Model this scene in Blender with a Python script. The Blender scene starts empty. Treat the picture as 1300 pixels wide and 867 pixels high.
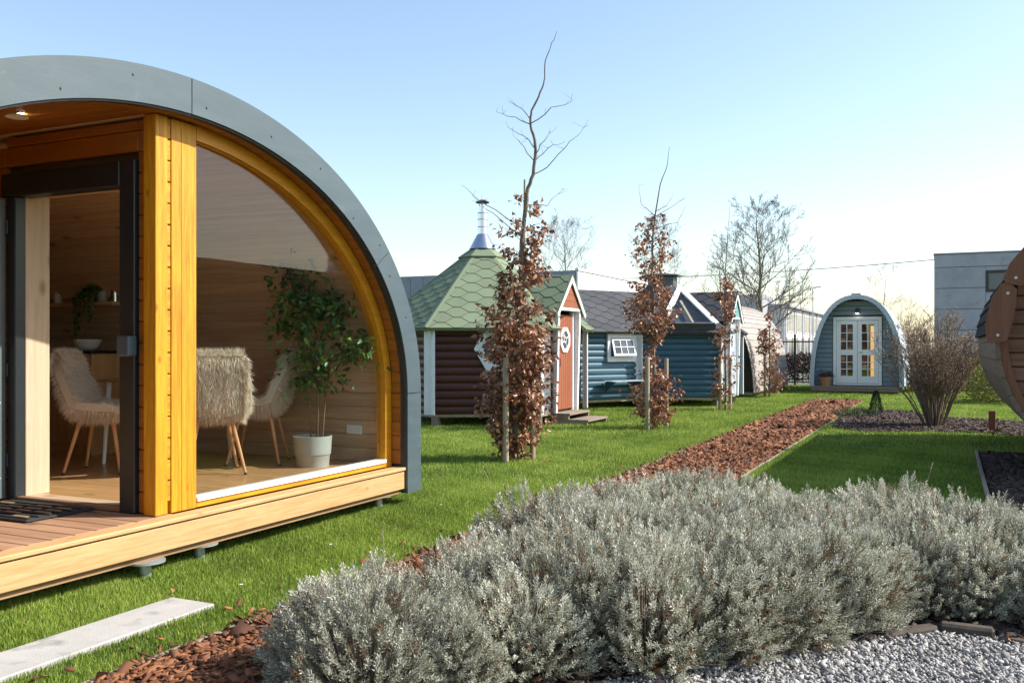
import bpy, math, random
import numpy as np
from mathutils import Matrix, Vector
R = math.radians
random.seed(7); rng = np.random.default_rng(7)

# ------------------------------------------------------------------ camera
SC = bpy.context.scene; C = SC.collection
F, HZ, EYE, YAW = 1180.0, 440.0, 1.35, math.atan(555/1180.0)
cam = bpy.data.cameras.new('camera'); co = bpy.data.objects.new('camera', cam); C.objects.link(co)
cam.sensor_width = 36; cam.lens = F/1300*36; cam.shift_y = (HZ-433.5)/1300; cam.clip_end = 2000; cam.clip_start = .05
co.location = (0, 0, EYE); co.rotation_euler = (R(90), 0, YAW)
SC.camera = co

# ------------------------------------------------------------------ sky + sun
SUN_AZ, SUN_EL = R(27.3), R(39)          # azimuth measured from +x towards +y
W = bpy.data.worlds.new('World'); SC.world = W; W.use_nodes = True
nt = W.node_tree; bg = nt.nodes['Background']
sky = nt.nodes.new('ShaderNodeTexSky'); sky.sky_type = 'NISHITA'; sky.sun_disc = False
sky.sun_elevation = SUN_EL; sky.sun_rotation = R(90)-SUN_AZ
sky.altitude = 10; sky.air_density = 1.12; sky.dust_density = 0.95; sky.ozone_density = 0.7
nt.links.new(sky.outputs[0], bg.inputs[0]); bg.inputs[1].default_value = 0.15
sl = bpy.data.lights.new('sun', 'SUN'); sl.energy = 4.9; sl.angle = R(.53); sl.color = (1, .955, .88)
so = bpy.data.objects.new('sun', sl); C.objects.link(so)
sd = Vector((math.cos(SUN_AZ)*math.cos(SUN_EL), math.sin(SUN_AZ)*math.cos(SUN_EL), math.sin(SUN_EL)))
so.rotation_euler = sd.to_track_quat('Z', 'Y').to_euler(); so.location = sd*60
vs = SC.view_settings; vs.view_transform = 'Standard'; vs.look = 'None'; vs.exposure = 0.70; vs.gamma = 1
vs.use_curve_mapping = False
SC.render.engine = 'CYCLES'
cy = SC.cycles; cy.use_denoising = True; cy.max_bounces = 8; cy.diffuse_bounces = 4; cy.glossy_bounces = 4
cy.transparent_max_bounces = 12; cy.transmission_bounces = 6; cy.caustics_reflective = False; cy.caustics_refractive = False
cy.sample_clamp_indirect = 6

# ------------------------------------------------------------------ pixel helpers (directions only; depth comes from what is touched)
cY, sY = math.cos(YAW), math.sin(YAW)
def P(u, v, t):
    a = (u-650)/F
    return Vector(((a*cY-sY)*t, (a*sY+cY)*t, EYE+(HZ-v)/F*t))
def ground(u, v, z=0.0):
    return P(u, v, (EYE-z)*F/(v-HZ))

# ------------------------------------------------------------------ materials
def _n(t, typ, **kw):
    n = t.nodes.new(typ)
    for k, v in kw.items(): setattr(n, k, v)
    return n
def mat(name, c1, c2=None, scale=8, stretch=(1, 1, 1), rough=.6, bump=0, bscale=None, rnd=.0, metal=0, detail=5,
        attr=False, spec=.5, wear=None, trans=0, hue=0):
    m = bpy.data.materials.new(name); m.use_nodes = True; t = m.node_tree; L = t.links.new
    b = t.nodes['Principled BSDF']
    b.inputs['Roughness'].default_value = rough; b.inputs['Metallic'].default_value = metal
    b.inputs['Specular IOR Level'].default_value = spec
    tc = _n(t, 'ShaderNodeTexCoord'); oi = _n(t, 'ShaderNodeObjectInfo')
    add = _n(t, 'ShaderNodeVectorMath', operation='ADD')
    mul = _n(t, 'ShaderNodeVectorMath', operation='SCALE'); mul.inputs['Scale'].default_value = 37.0
    cmb = _n(t, 'ShaderNodeCombineXYZ')
    for i in range(3): L(oi.outputs['Random'], cmb.inputs[i])
    L(cmb.outputs[0], mul.inputs[0]); L(tc.outputs['Object'], add.inputs[0]); L(mul.outputs[0], add.inputs[1])
    mp = _n(t, 'ShaderNodeMapping'); mp.inputs['Scale'].default_value = stretch; L(add.outputs[0], mp.inputs[0])
    nz = _n(t, 'ShaderNodeTexNoise'); nz.inputs['Scale'].default_value = scale; nz.inputs['Detail'].default_value = detail
    nz.inputs['Roughness'].default_value = .62
    L(mp.outputs[0], nz.inputs['Vector'])
    rp = _n(t, 'ShaderNodeValToRGB'); e = rp.color_ramp.elements
    e[0].position = .3; e[1].position = .7
    e[0].color = (*c1, 1); e[1].color = (*(c2 or c1), 1)
    if attr:
        at = _n(t, 'ShaderNodeAttribute', attribute_name='rnd'); L(at.outputs['Fac'], rp.inputs[0]); e[0].position = 0; e[1].position = 1
    else: L(nz.outputs['Fac'], rp.inputs[0])
    col = rp.outputs[0]
    if wear:   # (colour, scale, threshold): dirt and stains with a shape of their own
        w = _n(t, 'ShaderNodeTexNoise'); w.inputs['Scale'].default_value = wear[1]; w.inputs['Detail'].default_value = 8
        L(add.outputs[0], w.inputs['Vector'])
        wr = _n(t, 'ShaderNodeValToRGB'); wr.color_ramp.elements[0].position = wear[2]; wr.color_ramp.elements[1].position = min(1, wear[2]+.15)
        L(w.outputs['Fac'], wr.inputs[0])
        mx = _n(t, 'ShaderNodeMix', data_type='RGBA'); L(wr.outputs[0], mx.inputs[0]); L(col, mx.inputs[6]); mx.inputs[7].default_value = (*wear[0], 1)
        col = mx.outputs[2]
    if rnd or hue:
        hs = _n(t, 'ShaderNodeHueSaturation'); mr = _n(t, 'ShaderNodeMapRange')
        mr.inputs['To Min'].default_value = 1-rnd; mr.inputs['To Max'].default_value = 1+rnd
        L(oi.outputs['Random'], mr.inputs[0]); L(mr.outputs[0], hs.inputs['Value']); L(col, hs.inputs['Color']); col = hs.outputs[0]
    L(col, b.inputs['Base Color'])
    if bump:
        bp = _n(t, 'ShaderNodeBump'); bp.inputs['Strength'].default_value = bump; bp.inputs['Distance'].default_value = .01
        if bscale:
            n2 = _n(t, 'ShaderNodeTexNoise'); n2.inputs['Scale'].default_value = bscale; n2.inputs['Detail'].default_value = 6
            L(mp.outputs[0], n2.inputs['Vector']); L(n2.outputs['Fac'], bp.inputs['Height'])
        else: L(nz.outputs['Fac'], bp.inputs['Height'])
        L(bp.outputs[0], b.inputs['Normal'])
    if trans:
        tr = _n(t, 'ShaderNodeBsdfTranslucent'); L(col, tr.inputs[0]); ms = _n(t, 'ShaderNodeMixShader'); ms.inputs[0].default_value = trans
        L(b.outputs[0], ms.inputs[1]); L(tr.outputs[0], ms.inputs[2]); L(ms.outputs[0], t.nodes['Material Output'].inputs[0])
    return m
def wood(name, c1, c2, axis='x', rough=.5, knots=True, rnd=.1, ring=1.0, knotc=None, bump=.15, spec=.4, kscale=1.0):
    """board with grain along one local axis, growth bands and sparse knots"""
    m = bpy.data.materials.new(name); m.use_nodes = True; t = m.node_tree; L = t.links.new
    b = t.nodes['Principled BSDF']; b.inputs['Roughness'].default_value = rough; b.inputs['Specular IOR Level'].default_value = spec
    tc = _n(t, 'ShaderNodeTexCoord'); oi = _n(t, 'ShaderNodeObjectInfo')
    cmb = _n(t, 'ShaderNodeCombineXYZ')
    for i in range(3): L(oi.outputs['Random'], cmb.inputs[i])
    sc_ = _n(t, 'ShaderNodeVectorMath', operation='SCALE'); sc_.inputs['Scale'].default_value = 53; L(cmb.outputs[0], sc_.inputs[0])
    add = _n(t, 'ShaderNodeVectorMath', operation='ADD'); L(tc.outputs['Object'], add.inputs[0]); L(sc_.outputs[0], add.inputs[1])
    st = {'x': (.05, 1, 1), 'y': (1, .05, 1), 'z': (1, 1, .05)}[axis]
    kn = {'x': (.55, 1, 1), 'y': (1, .55, 1), 'z': (1, 1, .55)}[axis]
    mp = _n(t, 'ShaderNodeMapping'); mp.inputs['Scale'].default_value = st; L(add.outputs[0], mp.inputs[0])
    n1 = _n(t, 'ShaderNodeTexNoise'); n1.inputs['Scale'].default_value = 22*ring; n1.inputs['Detail'].default_value = 3; n1.inputs['Distortion'].default_value = .6
    n2 = _n(t, 'ShaderNodeTexNoise'); n2.inputs['Scale'].default_value = 120*ring; n2.inputs['Detail'].default_value = 4
    L(mp.outputs[0], n1.inputs['Vector']); L(mp.outputs[0], n2.inputs['Vector'])
    mx = _n(t, 'ShaderNodeMix', data_type='FLOAT'); mx.inputs[0].default_value = .4; L(n1.outputs['Fac'], mx.inputs[2]); L(n2.outputs['Fac'], mx.inputs[3])
    rp = _n(t, 'ShaderNodeValToRGB'); e = rp.color_ramp.elements; e[0].position = .36; e[1].position = .64
    e[0].color = (*c1, 1); e[1].color = (*c2, 1); L(mx.outputs[0], rp.inputs[0]); col = rp.outputs[0]
    if knots:
        mk = _n(t, 'ShaderNodeMapping'); mk.inputs['Scale'].default_value = kn; L(add.outputs[0], mk.inputs[0])
        vo = _n(t, 'ShaderNodeTexVoronoi'); vo.inputs['Scale'].default_value = 3.1*kscale; L(mk.outputs[0], vo.inputs['Vector'])
        kr = _n(t, 'ShaderNodeValToRGB'); kr.color_ramp.elements[0].position = .035; kr.color_ramp.elements[1].position = .12
        kr.color_ramp.elements[0].color = (.8, .8, .8, 1); kr.color_ramp.elements[1].color = (0, 0, 0, 1)
        L(vo.outputs['Distance'], kr.inputs[0])
        m2 = _n(t, 'ShaderNodeMix', data_type='RGBA'); L(kr.outputs[0], m2.inputs[0]); L(col, m2.inputs[6])
        k = knotc or tuple(x*.45 for x in c1); m2.inputs[7].default_value = (*k, 1); col = m2.outputs[2]
    if rnd:
        hs = _n(t, 'ShaderNodeHueSaturation'); mr = _n(t, 'ShaderNodeMapRange')
        mr.inputs['To Min'].default_value = 1-rnd; mr.inputs['To Max'].default_value = 1+rnd
        L(oi.outputs['Random'], mr.inputs[0]); L(mr.outputs[0], hs.inputs['Value']); L(col, hs.inputs['Color']); col = hs.outputs[0]
    L(col, b.inputs['Base Color'])
    bp = _n(t, 'ShaderNodeBump'); bp.inputs['Strength'].default_value = bump; bp.inputs['Distance'].default_value = .004
    L(mx.outputs[0], bp.inputs['Height']); L(bp.outputs[0], b.inputs['Normal'])
    return m
def glass(name, boost=1.0, tint=(.93, .96, .95)):
    """thin double glazing: mirror share by Fresnel, the rest passes straight through"""
    m = bpy.data.materials.new(name); m.use_nodes = True; t = m.node_tree; L = t.links.new
    t.nodes.remove(t.nodes['Principled BSDF'])
    lw = _n(t, 'ShaderNodeLayerWeight'); lw.inputs[0].default_value = .5
    pw = _n(t, 'ShaderNodeMath', operation='POWER'); pw.inputs[1].default_value = 5; L(lw.outputs['Facing'], pw.inputs[0])
    mu = _n(t, 'ShaderNodeMath', operation='MULTIPLY_ADD'); mu.inputs[1].default_value = .9; mu.inputs[2].default_value = .042*boost; mu.use_clamp = True; L(pw.outputs[0], mu.inputs[0])
    gl = _n(t, 'ShaderNodeBsdfGlossy'); gl.inputs['Roughness'].default_value = .0
    tr = _n(t, 'ShaderNodeBsdfTransparent'); tr.inputs[0].default_value = (*tint, 1)
    ms = _n(t, 'ShaderNodeMixShader'); L(mu.outputs[0], ms.inputs[0]); L(tr.outputs[0], ms.inputs[1]); L(gl.outputs[0], ms.inputs[2])
    L(ms.outputs[0], t.nodes['Material Output'].inputs[0])
    return m
def emis(name, c, s):
    m = bpy.data.materials.new(name); m.use_nodes = True; b = m.node_tree.nodes['Principled BSDF']
    b.inputs['Emission Color'].default_value = (*c, 1); b.inputs['Emission Strength'].default_value = s; b.inputs['Base Color'].default_value = (*c, 1)
    return m

M = {}
M['lawn'] = mat('lawn_soil', (.045, .075, .014), (.08, .12, .025), 3, rough=.9, bump=.5, bscale=60, wear=((.09, .075, .035), 1.3, .62))
M['far'] = mat('far_ground', (.10, .11, .07), (.16, .15, .11), .3, rough=.95)
M['mulchbase'] = mat('mulch_soil', (.05, .022, .012), (.12, .05, .028), 30, rough=.95, bump=.8)
M['soil'] = mat('bed_soil', (.025, .018, .013), (.06, .045, .033), 18, rough=.95, bump=.8)
M['gravelbase'] = mat('gravel_sand', (.09, .085, .08), (.2, .19, .18), 60, rough=.95, bump=.6)
M['grass'] = mat('grass_blades', (.075, .135, .012), (.40, .52, .08), attr=True, rough=.55, trans=.35, spec=.35)
_e = [n for n in M['grass'].node_tree.nodes if n.type == 'VALTORGB'][0].color_ramp.elements
_q = _e.new(.93); _q.color = _e[-1].color; _e[-1].color = (.55, .47, .20, 1)
M['bark_chip'] = mat('bark_chips', (.065, .022, .009), (.36, .14, .052), attr=True, rough=.85)
M['dark_chip'] = mat('dark_chips', (.03, .02, .016), (.12, .075, .055), attr=True, rough=.9)
M['stone'] = mat('gravel_stones', (.13, .122, .115), (.56, .53, .49), attr=True, rough=.8)
M['edging'] = mat('edging_concrete', (.24, .20, .155), (.34, .29, .235), 12, rough=.9, bump=.3, bscale=90, wear=((.14, .12, .08), 4, .55))
M['slab'] = mat('slab_concrete', (.36, .345, .315), (.45, .43, .40), 5, rough=.9, bump=.25, bscale=120, wear=((.27, .255, .23), 7, .55))
M['kerbstone'] = mat('bed_stone', (.045, .036, .028), (.09, .07, .055), 10, rough=.9, bump=.5)
M['lav_leaf'] = mat('lavender_leaves', (.24, .265, .165), (.80, .78, .66), attr=True, rough=.8, trans=.25, spec=.12, rnd=.16)
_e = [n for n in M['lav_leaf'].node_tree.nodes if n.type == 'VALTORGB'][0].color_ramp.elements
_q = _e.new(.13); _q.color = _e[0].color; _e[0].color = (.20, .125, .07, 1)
M['lav_stem'] = mat('lavender_stems', (.16, .12, .085), (.30, .24, .18), 20, rough=.9)
# pod
M['metal'] = mat('grey_metal', (.060, .088, .10), (.078, .108, .12), 2.2, stretch=(1, 1, 6), rough=.42, metal=.0, bump=.04, bscale=14, rnd=.02, wear=((.11, .14, .15), 5, .64))
M['metal_d'] = mat('dark_metal', (.06, .07, .078), (.085, .098, .105), 6, rough=.45)
M['frame'] = mat('anthracite_frame', (.014, .018, .021), (.019, .024, .027), 4, rough=.38)
M['leafgrey'] = mat('door_leaf_grey', (.12, .145, .145), (.14, .165, .165), 4, rough=.4)
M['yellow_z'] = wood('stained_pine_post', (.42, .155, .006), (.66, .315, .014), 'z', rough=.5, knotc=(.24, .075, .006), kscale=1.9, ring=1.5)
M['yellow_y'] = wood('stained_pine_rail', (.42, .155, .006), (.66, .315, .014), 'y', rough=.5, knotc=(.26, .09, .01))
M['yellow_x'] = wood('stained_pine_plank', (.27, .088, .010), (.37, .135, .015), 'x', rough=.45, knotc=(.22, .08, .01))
M['yellow_arc'] = wood('stained_pine_arch', (.47, .185, .010), (.60, .27, .014), 'y', rough=.42, knots=False)
M['pine_y'] = wood('raw_pine_fascia', (.47, .255, .10), (.62, .375, .175), 'y', rough=.6, knotc=(.34, .13, .05), ring=1.8, kscale=2.1)
M['pine_b'] = wood('raw_pine_beam', (.30, .17, .08), (.40, .24, .12), 'y', rough=.7)
M['deck_x'] = wood('deck_board', (.26, .135, .075), (.42, .24, .14), 'x', rough=.6, rnd=.16)
M['inner_x'] = wood('interior_plank', (.50, .32, .20), (.66, .46, .31), 'x', rough=.55, knotc=(.22, .10, .05), rnd=.09, kscale=.8)
M['inner_z'] = wood('interior_stud', (.50, .36, .24), (.62, .47, .33), 'z', rough=.6, rnd=.05)
M['inner_y'] = wood('interior_plank_y', (.42, .255, .15), (.56, .37, .235), 'y', rough=.55, knotc=(.22, .10, .05), rnd=.09)
M['floor_x'] = wood('oak_floor', (.40, .21, .085), (.54, .31, .14), 'x', rough=.28, rnd=.1)
M['cabinet'] = wood('cabinet_wood', (.40, .22, .09), (.52, .31, .14), 'z', rough=.5, rnd=.06)
M['worktop'] = mat('worktop_black', (.015, .015, .017), rough=.35)
M['legwood'] = wood('beech_leg', (.48, .23, .10), (.58, .31, .15), 'z', rough=.45, knots=False, rnd=.04)
M['fur'] = mat('cream_fur', (.58, .46, .35), (.92, .82, .70), attr=True, rough=.9, trans=.25, spec=.15)
M['furbase'] = mat('cream_hide', (.50, .43, .35), rough=.95)
M['ceramic'] = mat('white_ceramic', (.78, .77, .74), rough=.25)
M['pot'] = mat('grey_pot', (.36, .36, .33), (.40, .40, .37), 4, rough=.5)
M['black'] = mat('black_plastic', (.012, .012, .012), rough=.5)
M['rubber'] = mat('mat_rubber', (.012, .012, .013), (.03, .03, .03), 40, rough=.85, bump=.6)
M['coir'] = mat('mat_coir', (.22, .125, .06), (.36, .22, .11), 60, rough=.95, bump=.9)
M['zinc'] = mat('galvanised', (.42, .45, .46), (.55, .58, .58), 14, rough=.4, metal=.6)
M['white'] = mat('white_paint', (.72, .73, .72), (.79, .80, .79), 5, rough=.5, bump=.04, bscale=60, wear=((.62, .62, .59), 4, .66))
M['alu'] = mat('white_sill', (.80, .81, .82), rough=.35)
M['steel'] = mat('stainless', (.62, .64, .66), rough=.22, metal=1)
M['steel_d'] = mat('black_steel', (.02, .02, .022), rough=.5)
M['glass'] = glass('window_glass', .8)
M['glass_s'] = glass('small_pane_glass', 2.0)
M['ficus'] = mat('ficus_leaves', (.028, .085, .017), (.19, .34, .065), attr=True, rough=.35, trans=.3)
M['stem'] = mat('plant_stem', (.13, .075, .04), (.22, .14, .08), 30, stretch=(1, 1, .2), rough=.85)
M['bulb'] = emis('spot_lamp', (1, .96, .88), 14)
M['warm'] = emis('glowing_curtain', (1, .50, .16), .5)  # curtain's glow, put into its colour; no lamp stands behind it
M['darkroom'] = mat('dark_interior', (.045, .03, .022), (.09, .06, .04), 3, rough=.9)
# huts
M['logred'] = wood('brown_red_log', (.062, .018, .013), (.10, .029, .02), 'y', rough=.42, knots=False, rnd=.08)
M['red'] = wood('rust_red_board', (.23, .066, .028), (.31, .10, .044), 'z', rough=.6, knots=False, rnd=.07)
M['logblue'] = wood('blue_log', (.036, .095, .135), (.056, .135, .185), 'y', rough=.42, knots=False, rnd=.06)
M['shgreen'] = mat('green_shingle', (.15, .19, .115), (.215, .255, .165), 90, rough=.95, bump=.5, rnd=.10, spec=.2, wear=((.14, .165, .115), 2.5, .6))
M['shdark'] = mat('charcoal_shingle', (.058, .06, .066), (.092, .094, .10), 90, rough=.95, bump=.5, rnd=.12, spec=.2)
M['shblack'] = mat('black_shingle', (.022, .022, .024), (.04, .04, .043), 80, rough=.95, bump=.5, rnd=.1, spec=.2)
M['teal'] = mat('teal_paint', (.12, .30, .30), (.15, .34, .33), 5, rough=.6)
M['greyplank'] = wood('weathered_plank', (.27, .24, .21), (.38, .345, .31), 'y', rough=.85, rnd=.08, knotc=(.27, .23, .2))
M['bluegrey'] = wood('blue_grey_board', (.17, .225, .265), (.205, .265, .305), 'x', rough=.65, knots=False, rnd=.04)
M['palegrey'] = mat('pale_grey_paint', (.36, .42, .46), (.43, .49, .53), 5, rough=.6, rnd=.04)
M['barrelplank'] = wood('barrel_plank', (.155, .068, .042), (.26, .125, .082), 'x', rough=.7, rnd=.1)
M['barrelstave'] = wood('barrel_stave', (.15, .10, .068), (.22, .155, .11), 'y', rough=.8, rnd=.08)
M['barreltrim'] = wood('barrel_trim', (.16, .062, .032), (.22, .09, .048), 'z', rough=.65, knots=False, rnd=.05)
M['stake'] = wood('stake_wood', (.27, .215, .13), (.40, .33, .22), 'z', rough=.85, rnd=.1)
M['steptimber'] = wood('step_timber', (.20, .155, .11), (.30, .24, .18), 'y', rough=.85, rnd=.1)
M['beechbark'] = mat('beech_bark', (.12, .095, .07), (.23, .19, .145), 25, stretch=(1, 1, .3), rough=.9, bump=.3)
M['beechleaf'] = mat('beech_dead_leaves', (.12, .038, .015), (.60, .31, .17), attr=True, rough=.38, trans=.22, spec=.5)
M['barebark'] = mat('bare_bark', (.14, .12, .105), (.22, .195, .17), 12, rough=.95)
M['greenbark'] = mat('mossy_bark', (.13, .12, .07), (.21, .19, .12), 6, rough=.95)
M['twig'] = mat('shrub_twigs', (.13, .10, .07), (.24, .19, .135), 14, rough=.9)
M['bud'] = mat('shrub_buds', (.26, .16, .10), (.60, .48, .32), attr=True, rough=.7, trans=.2)
M['conifer'] = mat('conifer_needles', (.02, .045, .015), (.06, .10, .03), attr=True, rough=.7)
M['hedgeleaf'] = mat('hedge_leaves', (.17, .18, .025), (.42, .38, .08), attr=True, rough=.6, trans=.25)
M['hedgebrown'] = mat('brown_hedge_leaves', (.05, .028, .02), (.14, .08, .055), attr=True, rough=.8)
M['concrete'] = mat('concrete_panel', (.30, .315, .33), (.40, .415, .43), 1.2, rough=.9, bump=.3, bscale=40, rnd=.03, detail=10, wear=((.23, .24, .255), .9, .6))
M['corrug'] = mat('corrugated_sheet', (.19, .22, .26), (.24, .27, .31), 2, rough=.6)
M['whitewall'] = mat('white_render', (.55, .55, .54), (.62, .62, .61), 2, rough=.8)
M['greywall'] = mat('grey_render', (.30, .30, .32), (.36, .36, .37), 2, rough=.8)
M['pane_dark'] = mat('far_window', (.05, .065, .08), (.09, .11, .13), 1, rough=.12, spec=.6)
M['fence'] = mat('fence_black', (.012, .013, .014), rough=.5)
M['terracotta'] = mat('terracotta', (.36, .17, .085), (.44, .22, .12), 9, rough=.85)
M['deadleaf'] = mat('fallen_leaf', (.40, .14, .05), (.55, .24, .10), 30, rough=.7)

# ------------------------------------------------------------------ mesh helpers
class G:
    def __init__(s): s.v = []; s.f = []
    def add(s, v, f):
        k = len(s.v); s.v += [tuple(p) for p in v]; s.f += [tuple(i+k for i in q) for q in f]; return s
    def box(s, x0, x1, y0, y1, z0, z1, c=0.0, mx=None):
        if x0 > x1: x0, x1 = x1, x0
        if y0 > y1: y0, y1 = y1, y0
        if z0 > z1: z0, z1 = z1, z0
        c = min(c, .45*min(x1-x0, y1-y0, z1-z0))
        if c <= 0:
            v = [(x, y, z) for x in (x0, x1) for y in (y0, y1) for z in (z0, z1)]
            f = [(0, 1, 3, 2), (4, 6, 7, 5), (0, 4, 5, 1), (2, 3, 7, 6), (0, 2, 6, 4), (1, 5, 7, 3)]
        else:
            v = []; idx = {}
            for i, X in enumerate((x0, x1)):
                for j, Y in enumerate((y0, y1)):
                    for k, Z in enumerate((z0, z1)):
                        sx, sy, sz = (c, -c)[i], (c, -c)[j], (c, -c)[k]
                        for a, p in enumerate(((X, Y+sy, Z+sz), (X+sx, Y, Z+sz), (X+sx, Y+sy, Z))):
                            idx[i, j, k, a] = len(v); v.append(p)
            I = lambda i, j, k, a: idx[i, j, k, a]
            f = [(I(0,0,0,0), I(0,0,1,0), I(0,1,1,0), I(0,1,0,0)), (I(1,0,0,0), I(1,1,0,0), I(1,1,1,0), I(1,0,1,0)),
                 (I(0,0,0,1), I(1,0,0,1), I(1,0,1,1), I(0,0,1,1)), (I(0,1,0,1), I(0,1,1,1), I(1,1,1,1), I(1,1,0,1)),
                 (I(0,0,0,2), I(0,1,0,2), I(1,1,0,2), I(1,0,0,2)), (I(0,0,1,2), I(1,0,1,2), I(1,1,1,2), I(0,1,1,2))]
            for j in (0, 1):
                for k in (0, 1): f.append((I(0,j,k,1), I(1,j,k,1), I(1,j,k,2), I(0,j,k,2)))
            for i in (0, 1):
                for k in (0, 1): f.append((I(i,0,k,0), I(i,1,k,0), I(i,1,k,2), I(i,0,k,2)))
            for i in (0, 1):
                for j in (0, 1): f.append((I(i,j,0,0), I(i,j,1,0), I(i,j,1,1), I(i,j,0,1)))
            for i in (0, 1):
                for j in (0, 1):
                    for k in (0, 1): f.append((I(i,j,k,0), I(i,j,k,1), I(i,j,k,2)))
        if mx is not None: v = [mx @ Vector(p) for p in v]
        return s.add(v, f)
    def prism(s, poly, vec):
        n = len(poly); vec = Vector(vec); a = [Vector(p) for p in poly]; b = [p+vec for p in a]
        f = [tuple(range(n-1, -1, -1)), tuple(range(n, 2*n))]+[(i, (i+1) % n, n+(i+1) % n, n+i) for i in range(n)]
        return s.add(a+b, f)
    def strip(s, outer, inner, vec):
        """closed band between two open polylines, extruded by vec"""
        n = len(outer); vec = Vector(vec); o = [Vector(p) for p in outer]; i = [Vector(p) for p in inner]
        v = o+i+[p+vec for p in o]+[p+vec for p in i]; f = []
        for k in range(n-1):
            f += [(k, k+1, n+k+1, n+k), (2*n+k, 3*n+k, 3*n+k+1, 2*n+k+1), (k, 2*n+k, 2*n+k+1, k+1), (n+k, n+k+1, 3*n+k+1, 3*n+k)]
        f += [(0, n, 3*n, 2*n), (n-1, 3*n-1, 4*n-1, 2*n-1)]
        return s.add(v, f)
    def tube(s, pts, rad, n=8, cap=True):
        pts = [Vector(p) for p in pts]; k0 = len(s.v); m = len(pts)
        if not hasattr(rad, '__len__'): rad = [rad]*m
        d = (pts[1]-pts[0]).normalized(); up = Vector((0, 0, 1)) if abs(d.z) < .9 else Vector((1, 0, 0))
        x = d.cross(up).normalized()
        for i, p in enumerate(pts):
            d = (pts[min(i+1, m-1)]-pts[max(i-1, 0)]).normalized(); x = (x-d*x.dot(d)).normalized(); y = d.cross(x)
            for j in range(n):
                a = 2*math.pi*j/n; q = p+(x*math.cos(a)+y*math.sin(a))*rad[i]; s.v.append((q.x, q.y, q.z))
        for i in range(m-1):
            for j in range(n): s.f.append((k0+i*n+j, k0+i*n+(j+1) % n, k0+(i+1)*n+(j+1) % n, k0+(i+1)*n+j))
        if cap: s.f.append(tuple(k0+j for j in range(n-1, -1, -1))); s.f.append(tuple(k0+(m-1)*n+j for j in range(n)))
        return s
    def lathe(s, prof, n=24, c=(0, 0, 0)):
        k0 = len(s.v); m = len(prof)
        for r, z in prof:
            for j in range(n):
                a = 2*math.pi*j/n; s.v.append((c[0]+r*math.cos(a), c[1]+r*math.sin(a), c[2]+z))
        for i in range(m-1):
            for j in range(n): s.f.append((k0+i*n+j, k0+i*n+(j+1) % n, k0+(i+1)*n+(j+1) % n, k0+(i+1)*n+j))
        s.f.append(tuple(k0+j for j in range(n-1, -1, -1))); s.f.append(tuple(k0+(m-1)*n+j for j in range(n)))
        return s
    def mesh(s, name, m, smooth=False):
        me = bpy.data.meshes.new(name); me.from_pydata(s.v, [], s.f); me.materials.append(M[m] if isinstance(m, str) else m)
        if smooth: me.polygons.foreach_set('use_smooth', [True]*len(me.polygons)); me.set_sharp_from_angle(angle=R(40))
        me.update(); return me
    def obj(s, name, m, parent=None, loc=None, rotz=0, smooth=False):
        return put(name, s.mesh(name, m, smooth), parent, loc, rotz)
def put(name, me, parent=None, loc=None, rotz=0, rot=None):
    o = bpy.data.objects.new(name, me); C.objects.link(o)
    if parent: o.parent = parent
    if loc is not None: o.location = loc
    if rot is not None: o.rotation_euler = rot
    elif rotz: o.rotation_euler = (0, 0, rotz)
    return o
def tag(o, label, cat, group=None, kind=None):
    o['label'] = label; o['category'] = cat
    if group: o['group'] = group
    if kind: o['kind'] = kind
    return o
def thing(name, label, cat, loc=(0, 0, 0), rotz=0, group=None):
    o = bpy.data.objects.new(name, None); C.objects.link(o); o.location = loc; o.rotation_euler = (0, 0, rotz); o.empty_display_size = .1
    return tag(o, label, cat, group)
def struct(o): o['kind'] = 'structure'; return o
def copy_tree(o, loc, rotz, label=None, group=None):
    def cp(a, par):
        c = a.copy(); C.objects.link(c); c.parent = par
        for ch in [q for q in bpy.data.objects if q.parent == a]: cp(ch, c)
        return c
    r = cp(o, None); r.location = loc; r.rotation_euler = (0, 0, rotz)
    if label: r['label'] = label
    if group: r['group'] = group
    return r
def np_mesh(name, V, Fc, m, rnd=None, smooth=False):
    V = np.asarray(V, dtype=np.float32).reshape(-1, 3); Fc = np.asarray(Fc, dtype=np.int32); k = Fc.shape[1]
    me = bpy.data.meshes.new(name); me.vertices.add(len(V)); me.vertices.foreach_set('co', V.ravel())
    me.loops.add(Fc.size); me.loops.foreach_set('vertex_index', Fc.ravel())
    me.polygons.add(len(Fc)); me.polygons.foreach_set('loop_start', np.arange(0, Fc.size, k, dtype=np.int32))
    try: me.polygons.foreach_set('loop_total', np.full(len(Fc), k, dtype=np.int32))
    except Exception: pass
    if rnd is not None:
        a = me.attributes.new('rnd', 'FLOAT', 'POINT'); a.data.foreach_set('value', np.asarray(rnd, dtype=np.float32))
    if smooth: me.polygons.foreach_set('use_smooth', np.ones(len(Fc), dtype=bool))
    me.materials.append(M[m]); me.update(calc_edges=True); return me
def unit(a): return a/np.maximum(np.linalg.norm(a, axis=-1, keepdims=True), 1e-9)
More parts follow.
